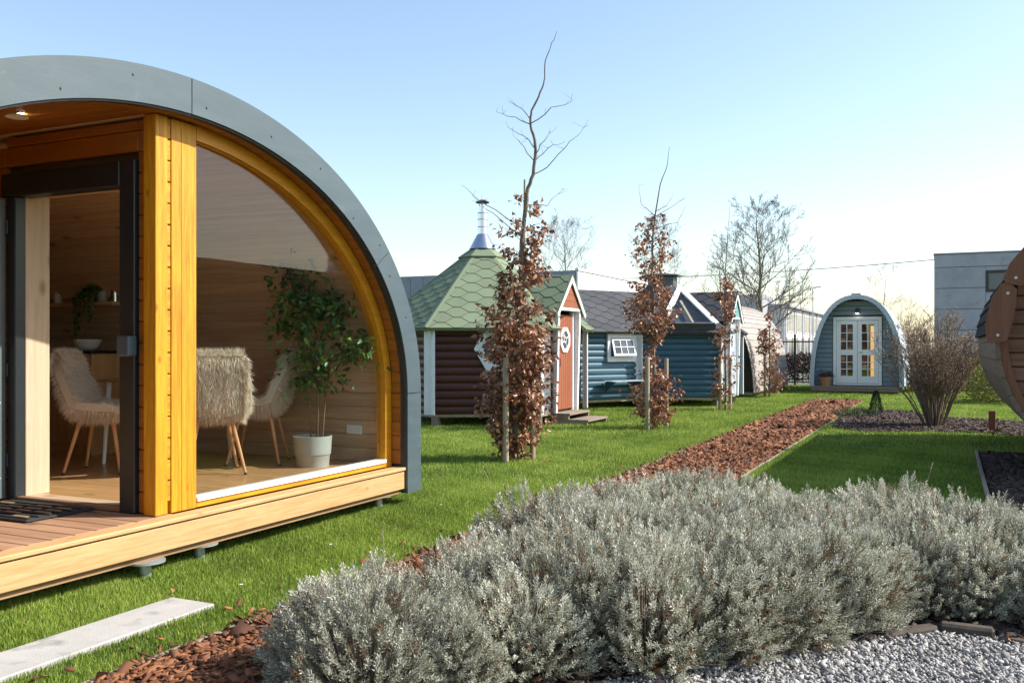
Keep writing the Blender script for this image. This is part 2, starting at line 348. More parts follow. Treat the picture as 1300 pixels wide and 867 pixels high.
def leaf_mesh(name, c, d, L_, w, m, r, curl=.15, seed=0):
    """leaves: base point c, direction d, length, width -> two folded quads each (6 vertices)"""
    rg = np.random.default_rng(seed); n = len(c); d = unit(d); s = unit(np.cross(d, rg.normal(size=(n, 3)))); u = np.cross(s, d)
    L_ = np.broadcast_to(np.asarray(L_), (n,))[:, None]; w = np.broadcast_to(np.asarray(w), (n,))[:, None]
    b = c; tip = c+d*L_-u*L_*curl*1.4; m1 = c+d*L_*.5; fold = u*w*.22
    V = np.stack([b, m1+s*w*.5+fold, m1-fold*.3, tip, m1-s*w*.5+fold], 1)
    base = (np.arange(n)*5)[:, None]
    Fc = np.concatenate([base+np.array([0, 1, 2]), base+np.array([1, 3, 2]), base+np.array([0, 2, 4]), base+np.array([2, 3, 4])], 0)
    return np_mesh(name, V, Fc, m, np.repeat(r, 5))
def inpoly(x, y, poly):
    c = np.zeros(len(x), bool); n = len(poly); j = n-1
    for i in range(n):
        xi, yi = poly[i]; xj, yj = poly[j]
        c ^= ((yi > y) != (yj > y)) & (x < (xj-xi)*(y-yi)/(yj-yi+1e-12)+xi); j = i
    return c

# ------------------------------------------------------------------ ground
def sheet(name, x0, x1, y0, y1, z, m, sub=1, poly=None):
    g = G()
    if poly: g.add([(x, y, z) for x, y in poly], [tuple(range(len(poly)))])
    else: g.add([(x0, y0, z), (x1, y0, z), (x1, y1, z), (x0, y1, z)], [(0, 1, 2, 3)])
    return struct(g.obj(name, m))
PX0, PX1 = -3.08, -1.95                    # the bark path between its edgings
sheet('ground', -400, 400, -60, 900, -.012, 'far')
sheet('lawn', -40, 14, -4, 33.6, -.006, 'lawn')
sheet('path', PX0, PX1, .6, 24.7, -.001, 'mulchbase')
LAVF = [(-2.75, 3.15), (-2.45, 2.55), (-1.9, 2.5), (-1.55, 3.0), (-1.22, 3.58), (-.9, 3.98), (-.58, 4.27), (-.3, 4.62), (-.05, 4.86), (.2, 4.86), (.5, 4.72), (1.0, 4.5), (1.7, 4.4)]
BED = LAVF+[(1.7, 6.35), (-1.95, 6.6), (-2.75, 6.9)]
sheet('lavender_soil', 0, 0, 0, 0, .004, 'soil', poly=BED)
GRAV = [(-2.3, 1.6), (2.4, 1.6), (2.4, 4.5)]+LAVF[:1:-1]
sheet('gravel_path', 0, 0, 0, 0, -.002, 'gravelbase', poly=GRAV)
SHB = [(-1.75, 16.2), (-1.2, 15.6), (.2, 16.3), (1.3, 15.7), (3.6, 15.9), (3.8, 18.0), (1.6, 18.6), (-.2, 19.6), (-1.0, 21.2), (-1.6, 20.9), (-1.9, 18.6)]
sheet('shrub_bed', 0, 0, 0, 0, .001, 'soil', poly=SHB)
MB2 = [(.32, 8.6), (3.6, 8.6), (3.6, 13.2), (.32, 13.2)]
sheet('mulch_bed', 0, 0, 0, 0, .001, 'soil', poly=MB2)

def edging(name, x, y0, y1, step=2.0, z=.014, w=.04):
    e = bpy.data.objects.new(name, None); C.objects.link(e); struct(e); y = y0; k = 0
    while y < y1-.05:
        L_ = min(step, y1-y); g = G().box(-w/2, w/2, 0, L_-.006, -.05, z, .006)
        o = g.obj('edging_board', 'edging', e, (x+rng.normal()*.006, y, rng.normal()*.005)); y += L_; k += 1
edging('path_edging', PX0-.03, .8, 24.7)
edging('path_edging', PX1+.02, 7.0, 24.6, z=.012, w=.03)
e_ = bpy.data.objects.new('bed_edging', None); C.objects.link(e_); struct(e_)
for y_ in (8.7, 10.2, 11.7): G().box(.29, .325, y_, y_+1.49, -.05, .05, .005).obj('edging_board', 'steptimber', e_)

# stones along the front of the lavender bed
sk = bpy.data.objects.new('bed_kerb', None); C.objects.link(sk); struct(sk)
for i in range(5, len(LAVF)-1):
    a, b = Vector((*LAVF[i], 0)), Vector((*LAVF[i+1], 0)); d = b-a; ln = d.length
    for q in range(max(1, round(ln/.3))):
        n_ = max(1, round(ln/.3)); p = a+d*((q+.5)/n_); ang = math.atan2(d.y, d.x)+rng.normal()*.05
        g = G().box(-ln/n_/2+.008, ln/n_/2-.008, -.035, .035, -.03, .03+rng.normal()*.008, .012)
        g.obj('kerb_stone', 'kerbstone', sk, (p.x, p.y, 0), ang)

# paving slab in the lawn
g = G()
for i in range(1): g.box(-3.74, -3.44, 1.62, 3.70, -.03, .022, .006)
tag(g.obj('paving_slab', 'slab'), 'long pale concrete paving slab set in grass beside the bark edging', 'paving slab')

# ------------------------------------------------------------------ grass
def blades(x, y, h, w, r):
    n = len(x); a = rng.uniform(0, 2*math.pi, n); l = rng.uniform(.1, .75, n)*h; b = rng.uniform(0, 2*math.pi, n)
    hh = h*rng.uniform(.55, 1.15, n)
    dx, dy = np.cos(a)*w/2, np.sin(a)*w/2; z0 = np.full(n, -.006)
    V = np.stack([np.stack([x-dx, y-dy, z0], 1), np.stack([x+dx, y+dy, z0], 1), np.stack([x+np.cos(b)*l, y+np.sin(b)*l, hh], 1)], 1)
    return V, np.repeat(np.clip(r, 0, 1), 3)
SLAB = [(-3.75, 1.6), (-3.43, 1.6), (-3.43, 3.71), (-3.75, 3.71)]
def patchy(x, y):
    return .5+.22*np.sin(x*2.3+1.7*np.sin(y*1.1))*np.cos(y*1.9+.6*np.sin(x*3))+.16*np.sin(x*7.1+y*5.3)*np.sin(y*6.3-x*2)
def field(x0, x1, y0, y1, dens, h, w, excl=()):
    n = int((x1-x0)*(y1-y0)*dens); x = rng.uniform(x0, x1, n); y = rng.uniform(y0, y1, n); k = np.ones(n, bool)
    for p in excl: k &= ~inpoly(x, y, p)
    x, y = x[k], y[k]; pt = patchy(x, y)
    k = rng.uniform(size=len(x)) < .45+pt*.8; x, y, pt = x[k], y[k], pt[k]
    return blades(x, y, h*(.55+.75*pt), w, pt*.75+rng.normal(.10, .24, len(x)))
HUT1 = (-7.86, 15.42); HUT2 = (-6.24, 19.93+1.85)
parts = [field(-4.75, PX0-.05, 1.4, 9, 2200, .026, .013, [SLAB]), field(-4.75, PX0-.015, 1.4, 8.2, 15000, .034, .0048, [SLAB]),
         field(-8.5, PX0-.01, 8.2, 13.5, 5200, .045, .0075), field(-6.5, -4.75, 7.1, 8.2, 5000, .045, .007),
         field(-8.5, PX0+.0, 13.5, 28, 1900, .045, .013), field(-7, PX0+.0, 24.8, 33.4, 900, .05, .018),
         field(PX1+.03, .3, 6.4, 13.2, 6000, .042, .007, [SHB, MB2]), field(PX1+.03, 4.2, 13.2, 24.8, 1700, .042, .013, [SHB, MB2]),
         field(-3.0, 8, 24.8, 33.4, 800, .05, .018),
         field(-3.46, -3.40, 1.6, 3.75, 14000, .035, .0045), field(-3.77, -3.72, 1.6, 3.75, 14000, .035, .0045)]
V = np.concatenate([p[0] for p in parts]); r = np.concatenate([p[1] for p in parts])
me = np_mesh('lawn_grass', V, np.arange(len(V)*3).reshape(-1, 3), 'grass', r)
tag(put('lawn_grass', me), 'short green lawn grass around the huts and path', 'grass', kind='stuff')

# ------------------------------------------------------------------ chips and stones
CUB = np.array([[-1,-1,-1],[1,-1,-1],[1,1,-1],[-1,1,-1],[-1,-1,1],[1,-1,1],[1,1,1],[-1,1,1]], float)
CUBF = np.array([[0,3,2,1],[4,5,6,7],[0,1,5,4],[1,2,6,5],[2,3,7,6],[3,0,4,7]])
OCT = np.array([[1,0,0],[0,1,0],[-1,0,0],[0,-1,0],[0,0,1],[0,0,-1]], float)
OCTF = np.array([[0,1,4],[1,2,4],[2,3,4],[3,0,4],[1,0,5],[2,1,5],[3,2,5],[0,3,5]])
def rotmats(n, tilt):
    a = rng.uniform(0, 2*math.pi, n); b = rng.normal(0, tilt, n); c = rng.normal(0, tilt, n)
    ca, sa, cb, sb, cc, sc_ = np.cos(a), np.sin(a), np.cos(b), np.sin(b), np.cos(c), np.sin(c)
    Rz = np.zeros((n,3,3)); Rz[:,0,0]=ca; Rz[:,0,1]=-sa; Rz[:,1,0]=sa; Rz[:,1,1]=ca; Rz[:,2,2]=1
    Rx = np.zeros((n,3,3)); Rx[:,0,0]=1; Rx[:,1,1]=cb; Rx[:,1,2]=-sb; Rx[:,2,1]=sb; Rx[:,2,2]=cb
    Ry = np.zeros((n,3,3)); Ry[:,1,1]=1; Ry[:,0,0]=cc; Ry[:,0,2]=sc_; Ry[:,2,0]=-sc_; Ry[:,2,2]=cc
    return Rz@Rx@Ry
def scatter(sets, base, faces, name, m, tilt=.35, jit=.25):
    Vs, Fs, Rs = [], [], []; k = 0
    for x, y, z, sx, sy, sz in sets:
        n = len(x); S = np.stack([sx, sy, sz], 1)[:, None, :]
        v = base[None]*(1+rng.uniform(-jit, jit, (n, len(base), 3)))*S; v = np.einsum('nij,nkj->nki', rotmats(n, tilt), v)
        v += np.stack([x, y, z], 1)[:, None, :]
        Vs.append(v.reshape(-1, 3)); Fs.append((np.arange(n)[:, None, None]*len(base)+faces[None]+k).reshape(-1, faces.shape[1])); k += n*len(base)
        Rs.append(np.repeat(np.clip(rng.beta(1.6, 2.0, n), 0, 1), len(base)))
    return put(name, np_mesh(name, np.concatenate(Vs), np.concatenate(Fs), m, np.concatenate(Rs)))
def chips(x0, x1, y0, y1, dens, s, poly=None, zmax=.025, excl=None):
    n = int((x1-x0)*(y1-y0)*dens); x = rng.uniform(x0, x1, n); y = rng.uniform(y0, y1, n)
    if poly: k = inpoly(x, y, poly); x, y = x[k], y[k]
    if excl: k = ~inpoly(x, y, excl); x, y = x[k], y[k]
    n = len(x); q = rng.lognormal(0, .38, n)
    return x, y, rng.uniform(0, zmax, n), s*q*rng.uniform(.8, 2.3, n), s*q*rng.uniform(.4, .95, n), s*q*rng.uniform(.08, .26, n)
LAVX = [(-2.62, 3.1), (-2.3, 2.5), (1.7, 2.5), (1.7, 6.2), (-2.62, 6.6)]
o = scatter([chips(PX0-.3, PX0, 1.0, 14, 45, .010, zmax=.03), chips(PX0-.08, PX0+.03, 1.0, 24, 500, .010, zmax=.03), chips(PX0+.02, -2.0, .9, 3.2, 4600, .0135), chips(PX0+.02, -2.3, 3.2, 7.2, 4600, .0135, excl=None),
             chips(PX0+.02, PX1-.02, 7.2, 13, 3200, .0135), chips(PX0+.02, PX1-.02, 13, 24.6, 1500, .018)], CUB, CUBF, 'bark_mulch', 'bark_chip')
tag(o, 'reddish brown bark chips covering the garden path', 'bark mulch', kind='stuff')
o = scatter([chips(.35, 3.4, 8.7, 13.15, 2200, .014), chips(-1.9, 3.8, 15.5, 21.2, 1500, .013, poly=SHB), chips(-2.6, 1.6, 2.5, 6.5, 1900, .012, poly=BED)], CUB, CUBF, 'dark_mulch', 'dark_chip')
tag(o, 'dark brown mulch covering the planting beds', 'mulch', kind='stuff')
def stones(x0, x1, y0, y1, dens, s, poly):
    n = int((x1-x0)*(y1-y0)*dens); x = rng.uniform(x0, x1, n); y = rng.uniform(y0, y1, n); k = inpoly(x, y, poly); x, y = x[k], y[k]
    n = len(x); q = rng.lognormal(0, .3, n)
    return x, y, rng.uniform(0, .012, n), s*q*rng.uniform(.8, 1.4, n), s*q*rng.uniform(.6, 1, n), s*q*rng.uniform(.4, .8, n)
o = scatter([stones(-1.9, 1.9, 2.9, 5, 5200, .0105, GRAV)], OCT, OCTF, 'gravel', 'stone', tilt=.6)
tag(o, 'pale grey gravel stones beside the lavender', 'gravel', kind='stuff')

# ------------------------------------------------------------------ lavender
def lavender_meshes(seed):
    rg = np.random.default_rng(seed); n = 1300
    # shoots rooted in a small base, ending on an uneven dome
    ph = rg.uniform(0, 2*math.pi, n); el = np.arcsin(rg.uniform(.02, 1, n)); bump_ = 1+.10*np.sin(3*ph+seed)+.08*np.sin(5*ph+2*el+seed*2)+rg.normal(0, .035, n)
    rad = bump_*rg.choice([1, .86, .70], n, p=[.6, .25, .15])
    tip = np.stack([np.cos(ph)*np.cos(el)*.37*rad, np.sin(ph)*np.cos(el)*.37*rad, .05+np.sin(el)*.40*rad], 1)
    d0 = unit(np.stack([np.cos(ph)*np.cos(el), np.sin(ph)*np.cos(el), np.sin(el)*1.0+.42], 1)+rg.normal(0, .24, (n, 3)))
    base = tip-d0*rg.uniform(.055, .11, n)[:, None]; base[:, 2] = np.maximum(base[:, 2], .0)
    # stems
    g = G()
    for i in range(0, n, 1):
        b0 = np.array([base[i, 0]*.55, base[i, 1]*.55, max(0, base[i, 2]*.35-.02)])
        g.tube([b0, base[i], tip[i]], [.0028, .002, .001], 3, False)
    for i in range(16):   # a few dry flower stalks
        j = rg.integers(n); q = tip[j]; e = q+d0[j]*rg.uniform(.06, .14); g.tube([q, e], [.0012, .0009], 3, False); g.tube([e, e+d0[j]*.02], [.003, .0015], 4, False)
    stem = g.mesh('stems', 'lav_stem')
    # leaves in whorls
    nl = 24; tt = np.tile(np.linspace(.05, 1.0, nl), n); idx = np.repeat(np.arange(n), nl)
    ax = d0[idx]; s1 = unit(np.cross(ax, np.array([.31, .52, .79]))); s2 = np.cross(ax, s1)
    an = np.tile(np.arange(nl)*2.4, n)+np.repeat(rg.uniform(0, 6, n), nl)
    side = s1*np.cos(an)[:, None]+s2*np.sin(an)[:, None]
    open_ = np.where(tt > .9, .25, .95+rg.normal(0, .25, len(tt)))
    d = unit(ax+side*open_[:, None]); c = base[idx]+(tip-base)[idx]*tt[:, None]
    ln = .023*(1-.30*np.abs(tt-.55))*rg.uniform(.7, 1.2, len(tt)); w = .0046*rg.uniform(.8, 1.25, len(tt))
    s = unit(np.cross(d, rg.normal(size=d.shape))); u = np.cross(s, d)
    tipv = c+d*ln[:, None]+u*(ln*.12)[:, None]; mid = c+d*(ln*.5)[:, None]
    V = np.stack([c, mid+s*(w/2)[:, None], tipv, mid-s*(w/2)[:, None]], 1)
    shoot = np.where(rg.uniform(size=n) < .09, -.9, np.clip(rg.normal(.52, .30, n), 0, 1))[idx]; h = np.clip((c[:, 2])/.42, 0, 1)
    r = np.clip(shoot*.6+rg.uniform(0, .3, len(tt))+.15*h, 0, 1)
    k = len(V); Fq = np.arange(k*4).reshape(-1, 4)
    return stem, np_mesh('leaves', V, Fq, 'lav_leaf', np.repeat(r, 4))
LV = [lavender_meshes(s) for s in (1, 2, 3, 4, 5)]
lav_pts = []
for iy in range(13):
    for ix in range(13):
        x = -2.36+ix*.335+(iy % 2)*.16; y = 2.9+iy*.325
        x += rng.normal()*.07; y += rng.normal()*.07
        if x < -2.06-.22*min(1, max(0, (3.9-y)/.6)): continue
        if x > 1.5 or y > 6.5-.12*(x+2.4)*1.1: continue
        # keep inside the front line, back from the kerb
        fy = np.interp(x, [p[0] for p in LAVF], [p[1] for p in LAVF])
        if y < fy+.27: continue
        lav_pts.append((x, y))
def lav_label(x, y):
    fy = np.interp(x, [p[0] for p in LAVF], [p[1] for p in LAVF])
    if y < fy+.58: return ('silvery lavender bush at the gravel edge of the bed', 'lavender along the gravel edge') if x > -1.6 else ('silvery lavender bush at the end of the bed by the bark chips', 'lavender at the bark end of the bed')
    if x < -2.1: return ('silvery lavender bush at the bark path side of the bed', 'lavender along the bark path')
    if y > 5.75: return ('silvery lavender bush at the lawn side of the bed', 'lavender along the lawn side')
    return ('silvery lavender bush in the middle of the bed, surrounded by others', 'lavender in the middle of the bed')
for i, (x, y) in enumerate(lav_pts):
    lb, gp = lav_label(x, y); e = thing('lavender_bush', lb, 'lavender', (x, y, 0), rng.uniform(0, 6.28), gp)
    s = rng.uniform(.86, 1.17)*(1.0 if y > 3.6 else .9); e.scale = (s*1.02, s*1.02, s*rng.uniform(.88, 1.04))
    st, lf = LV[i % 5]; put('stems', st, e); put('leaves', lf, e)

# ------------------------------------------------------------------ big glazed pod
XF, XB = -4.19, -10.0; YC = 4.30; HWD, ZS, HR = 2.71, .95, 2.03; DZ = .322; XW = -4.34; FZ = .345
def prof(off, n=48, y0=None, y1=None, zb=.10):
    """arch outline at an inward offset, from the low-y foot to the high-y foot"""
    a, b = HWD-off, HR-off
    pts = [(YC-a, zb)]+[(YC-a*math.cos(t), ZS+b*math.sin(t)) for t in np.linspace(0, math.pi, n)]+[(YC+a, zb)]
    return pts
def arcpt(off, t):   # t in 0..pi along the curved part
    return (YC-(HWD-off)*math.cos(t), ZS+(HR-off)*math.sin(t))
pod = thing('glazed_pod', 'large arched wooden pod with curved glass front, yellow frame and grey roof edge', 'pod', (XF, YC, 0))
inv = Matrix.Translation((-XF, -YC, 0))
def pp(g, name, m, smooth=False, parent=None):
    """a pod part modelled in world coordinates"""
    o = g.obj(name, m, parent or pod, smooth=smooth)
    if parent is None: o.location = (-XF, -YC, 0)
    return o
# roof shell
po, pi_ = prof(0), prof(.17)
g = G().strip([(XF-.03, y, z) for y, z in po], [(XF-.03, y, z) for y, z in pi_], (XB-XF+.03, 0, 0)); pp(g, 'roof_shell', 'metal_d', True)
# metal edge trim in pieces, seams at the crown and on each haunch
def edge_piece(t0, t1, foot=None):
    ts = np.linspace(t0, t1, 26); o = [arcpt(-.006, t) for t in ts]; i = [arcpt(.212, t) for t in ts]
    if foot == 'hi': o = [(YC+HWD+.006, .10), (YC+HWD+.006, ZS-.003)]; i = [(YC+HWD-.212, .10), (YC+HWD-.212, ZS-.003)]
    if foot == 'lo': o = [(YC-HWD-.006, .10), (YC-HWD-.006, ZS-.003)]; i = [(YC-HWD+.212, .10), (YC-HWD+.212, ZS-.003)]
    g = G().strip([(XF-.06, y, z) for y, z in o], [(XF-.06, y, z) for y, z in i], (.07, 0, 0))
    return pp(g, 'roof_edge_trim', 'metal', True)
th = math.acos(-(.80))
for t0, t1 in ((0, math.pi-2.52), (math.pi-2.52+.002, math.pi/2-.0014), (math.pi/2+.0014, 2.52-.0014), (2.52+.0014, math.pi-.002)): edge_piece(t0, t1)
edge_piece(0, 0, 'hi'); edge_piece(0, 0, 'lo')
# black drip lip under the trim
a_ = [arcpt(.2125, t) for t in np.linspace(0, math.pi, 60)]; b_ = [arcpt(.224, t) for t in np.linspace(0, math.pi, 60)]
g = G().strip([(XF-.05, y, z) for y, z in a_], [(XF-.05, y, z) for y, z in b_], (.045, 0, 0)); pp(g, 'drip_edge', 'black', True)
g = G().box(XF-.05, XF-.005, YC+HWD-.224, YC+HWD-.2125, .33, ZS); pp(g, 'drip_edge', 'black')
# screws on the trim
for t in (1.62, 1.86, 2.08, 2.3, 2.47, 2.6, 2.8, 1.4, 1.2):
    y, z = arcpt(.11+.05*math.sin(t*17), t); g = G().tube([(XF+.008, y, z), (XF+.016, y, z)], .007, 8); pp(g, 'screw', 'metal_d')
# lining planks running along the pod
N = 62; ts = np.linspace(0, math.pi, N+1)
def lining(ya, za, yb, zb_, x0, x1, m):
    d = Vector((0, yb-ya, zb_-za)); n = Vector((0, -d.z, d.y)).normalized(); c = Vector((0, (ya+yb)/2, (za+zb_)/2)); L_ = d.length
    if n.dot(Vector((0, YC, 1.0))-c) < 0: n = -n
    y_ = d.normalized(); mx = Matrix(((1, 0, 0, 0), (0, y_.y, n.y, c.y), (0, y_.z, n.z, c.z), (0, 0, 0, 1)))
    g = G().box(x0, x1, -L_/2+.0008, L_/2-.0008, 0, .03, .005, mx); pp(g, 'lining_plank', m)
segs = [(arcpt(.185, ts[i]), arcpt(.185, ts[i+1])) for i in range(N)]
zz = np.linspace(ZS, FZ, 6)
segs += [((YC+HWD-.185, zz[i]), (YC+HWD-.185, zz[i+1])) for i in range(5)]+[((YC-HWD+.185, zz[i+1]), (YC-HWD+.185, zz[i])) for i in range(5)]
for (ya, za), (yb, zb_) in segs:
    ym = (ya+yb)/2
    if ym > 4.22:
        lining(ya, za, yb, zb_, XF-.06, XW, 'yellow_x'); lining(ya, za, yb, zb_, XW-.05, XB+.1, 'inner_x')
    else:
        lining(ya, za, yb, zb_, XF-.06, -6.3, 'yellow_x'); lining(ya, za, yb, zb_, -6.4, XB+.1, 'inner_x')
# curved window frame, offset arch
WY0, WY1 = 4.505, YC+HWD-.31
def arch_from(off, y0, zb, n=40):
    a, b = HWD-off, HR-off; t0 = math.acos(max(-1, min(1, (YC-y0)/a)))
    return [(YC-a*math.cos(t), ZS+b*math.sin(t)) for t in np.linspace(t0, math.pi, n)]+[(YC+a, zb)]
o_, i_ = arch_from(.216, WY0, .322), arch_from(.31, WY0, .322)
g = G().strip([(XW-.09, y, z) for y, z in o_], [(XW-.09, y, z) for y, z in i_], (.09, 0, 0)); pp(g, 'window_arch_frame', 'yellow_arc', True)
o_, i_ = arch_from(.290, WY0, .36), arch_from(.318, WY0, .36)
g = G().strip([(XW-.05, y, z) for y, z in o_], [(XW-.05, y, z) for y, z in i_], (.022, 0, 0)); pp(g, 'glazing_bead', 'yellow_arc', True)
win = [(y, z) for y, z in arch_from(.312, WY0, .375)]; win = win+[(WY0-.01, .375)]
g = G().prism([(XW-.052, y, z) for y, z in win], (.006, 0, 0)); pp(g, 'window_glass', 'glass')
g = G().box(XW-.085, XW+.012, WY0, WY1+.002, .362, .392, .004); pp(g, 'window_sill', 'alu')
g = G().box(XW-.09, XW-.002, WY0, WY1+.093, .324, .361, .004); pp(g, 'window_rail', 'yellow_y')
# corner posts
def ztop(y, off=.216): return ZS+(HR-off)*math.sqrt(max(0, 1-((y-YC)/(HWD-off))**2))
for y0, y1, x0 in ((4.165, 4.262, XW-.10), (4.292, 4.503, XW-.10)):
    z1 = min(ztop(y0), ztop(y1))-.002
    g = G().box(x0, XW+.002, y0, y1, DZ+.001, z1, .004)
    p_ = pp(g, 'corner_post', 'yellow_z')
g = G().box(XW-.10, XW-.022, 4.262, 4.292, DZ+.001, 2.72); pp(g, 'post_groove', 'yellow_z')
for k in range(18):   # dentils of log ends in the groove
    z = .40+k*.131
    if z < 2.68: pp(G().box(XW-.06, XW-.006, 4.2625, 4.2915, z, z+.123, .003), 'log_end', 'yellow_y')
g = G().box(XW-.012, XW+.0035, 4.372, 4.376, DZ+.003, 2.70); pp(g, 'post_seam', 'yellow_x')
# door wall (faces the porch), siding both sides of the door
YD = 4.20
DXR, DXL, DT = -4.65, -5.60, 2.345
row = .131
k = 0; z = DZ+.004
while z < 2.72:
    z1 = min(z+row-.002, 2.745)
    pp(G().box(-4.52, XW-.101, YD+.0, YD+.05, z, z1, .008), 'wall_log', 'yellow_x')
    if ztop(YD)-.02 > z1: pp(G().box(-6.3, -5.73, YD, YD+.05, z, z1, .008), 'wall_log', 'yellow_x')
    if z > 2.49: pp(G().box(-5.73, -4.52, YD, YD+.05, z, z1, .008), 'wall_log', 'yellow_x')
    z += row
    k += 1
# inner cladding of the door wall
z = FZ
while z < 2.72:
    z1 = min(z+.139, 2.74)
    pp(G().box(-4.64, XW-.10, YD+.14, YD+.165, z, z1, .004), 'wall_plank', 'inner_x')
    pp(G().box(-9.9, -5.735, YD+.14, YD+.165, z, z1, .004), 'wall_plank', 'inner_x')
    if z > 2.36: pp(G().box(-5.735, -4.64, YD+.14, YD+.165, z, z1, .004), 'wall_plank', 'inner_x')
    z += .14
# porch rear wall
z = DZ+.004
while z < 2.60:
    y0 = YC-(HWD-.2)*math.sqrt(max(0, 1-(max(0, z+row-ZS)/(HR-.2))**2))
    pp(G().box(-6.36, -6.3, y0, YD+.05, z, z+row-.002, .008), 'wall_log', 'yellow_y'); z += row
# door frame
fr = pp(G().box(DXR, -4.52, YD-.03, YD+.09, DZ+.002, 2.50, .006), 'door_frame', 'frame')
pp(G().box(-5.74, DXR, YD-.03, YD+.09, DT, 2.50, .006), 'door_frame', 'frame')
pp(G().box(-5.68, DXL-.002, YD-.028, YD+.05, DZ+.002, DT, .006), 'door_frame', 'frame')
pp(G().box(DXL, DXR, YD-.02, YD+.03, DZ+.002, DZ+.035, .005), 'door_threshold', 'deck_x')
pp(G().box(DXL-.0015, DXR+.1, YD+.03, YD+.165, DZ+.002, DZ+.03, .004), 'door_sill', 'inner_x')
pp(G().box(DXL-.13, DXL-.0005, YD+.0505, YD+.235, FZ, DT+.1, .004), 'door_reveal', 'inner_z')
pp(G().box(DXR+.0005, DXR+.12, YD+.092, YD+.165, FZ, DT+.1, .004), 'door_reveal', 'inner_z')
pp(G().box(DXL, DXR, YD+.0905, YD+.165, DT+.01, DT+.1, .004), 'door_reveal', 'inner_x')
# door leaf, swung open at a right angle into the porch
lx0, lx1 = DXL-.145, DXL-.082; ly1, ly0 = YD-.035, YD-1.02
leaf = pp(G().box(lx0, lx1, ly0, ly0+.075, DZ+.02, DT-.01, .005), 'door_leaf', 'leafgrey')
for a in ((ly1-.075, ly1, DZ+.02, DT-.01), (ly0+.075, ly1-.075, DZ+.02, DZ+.20), (ly0+.075, ly1-.075, DT-.14, DT-.01)):
    G().box(lx0, lx1, a[0], a[1], a[2], a[3], .005).obj('leaf_rail', 'leafgrey', leaf)
G().box(lx0+.028, lx0+.036, ly0+.07, ly1-.07, DZ+.19, DT-.13).obj('pane', 'glass', leaf)
for z in (.55, 1.15, 2.1): G().tube([(lx1+.0, ly1+.008, z), (lx1+.0, ly1+.008, z+.09)], .011, 10).obj('hinge', 'frame', leaf)
for z in (.48, .98): G().tube([(lx1-.002, ly1-.05, z), (lx1+.003, ly1-.05, z)], .008, 10).obj('bolt_cap', 'alu', leaf)
# wall lamp beside the door
wl = pp(G().box(-4.60, -4.49, YD-.10, YD-.031, 1.29, 1.415, .01), 'wall_lamp', 'metal')
# recessed spot in the porch ceiling
sy, sz = 3.70, ztop(3.70, .217)
pp(G().lathe([(.045, -.012), (.045, .0), (.036, .004)], 20, (-4.95, sy, sz-.002)), 'ceiling_spot', 'bulb')
pp(G().lathe([(.062, -.014), (.062, -.004), (.046, -.004), (.046, -.012)], 24, (-4.95, sy, sz-.002)), 'spot_ring', 'alu')
# deck
pp(G().box(XF-.13, XF, YC-HWD+.25, 6.787, DZ-.028, DZ, .006), 'deck_nosing', 'pine_y')
pp(G().box(XF-.045, XF-.014, YC-HWD+.25, 6.785, .138, DZ-.036, .005), 'deck_fascia', 'pine_y')
pp(G().box(XF-.16, XF-.049, YC-HWD+.3, 6.75, .10, DZ-.031), 'deck_joist', 'pine_b')
y = 1.86
while y < YD-.03:
    pp(G().box(-6.29, XF-.134, y, y+.138, DZ-.028, DZ-.001, .006), 'deck_board', 'deck_x'); y += .1435
for xx in (-5.0, -5.8, -6.6, -8, -9.6): pp(G().box(xx-.03, xx+.03, YC-HWD+.3, 6.75, .11, DZ-.03), 'floor_joist', 'pine_b')
# interior floor
y = YD+.05
while y < 6.82:
    pp(G().box(XB+.1, XW-.087, y, min(y+.118, 6.83), FZ-.02, FZ, .002), 'floor_board', 'floor_x'); y += .12
y = YC-HWD+.22
while y < YD+.05:
    pp(G().box(XB+.1, -6.37, y, min(y+.118, YD+.05), FZ-.02, FZ, .002), 'floor_board', 'floor_x'); y += .12
# back wall and an inner partition end
z = FZ
while z < 2.76:
    hw_ = (HWD-.2)*math.sqrt(max(0, 1-(max(0, z+.07-ZS)/(HR-.2))**2))
    pp(G().box(XB+.05, XB+.1, YC-hw_, YC+hw_, z, z+.139, .004), 'wall_plank', 'inner_y'); z += .14
g = G().prism([(XB, y, z) for y, z in prof(.16)], (.045, 0, 0)); pp(g, 'back_panel', 'metal_d')
# ground screws with disc heads
for x, y in ((-4.27, 4.02), (-4.33, 4.52), (-4.36, 6.62), (-4.30, 2.6), (-6.6, 2.6), (-6.6, 6.5), (-9.6, 2.6), (-9.6, 6.5)):
    pp(G().lathe([(.034, -.05), (.034, .088), (.115, .088), (.115, .099), (.02, .0995)], 20, (x, y, 0)), 'ground_screw', 'zinc', True)
# vent box on the outer foot
pp(G().box(-4.72, -4.28, YC+HWD+.013, YC+HWD+.115, .17, .47, .008), 'side_box', 'metal')
# socket on the inner wall
so_ = pp(G().box(-4.80, -4.64, 6.783, 6.795, .585, .665, .003), 'wall_socket', 'alu')
for x in (-4.76, -4.68): G().tube([(x, 6.782, .625), (x, 6.786, .625)], .026, 16).obj('socket_ring', 'white', so_)
pp(G().box(-6.02, -5.98, 6.783, 6.792, 1.33, 1.42, .003), 'light_switch', 'alu')
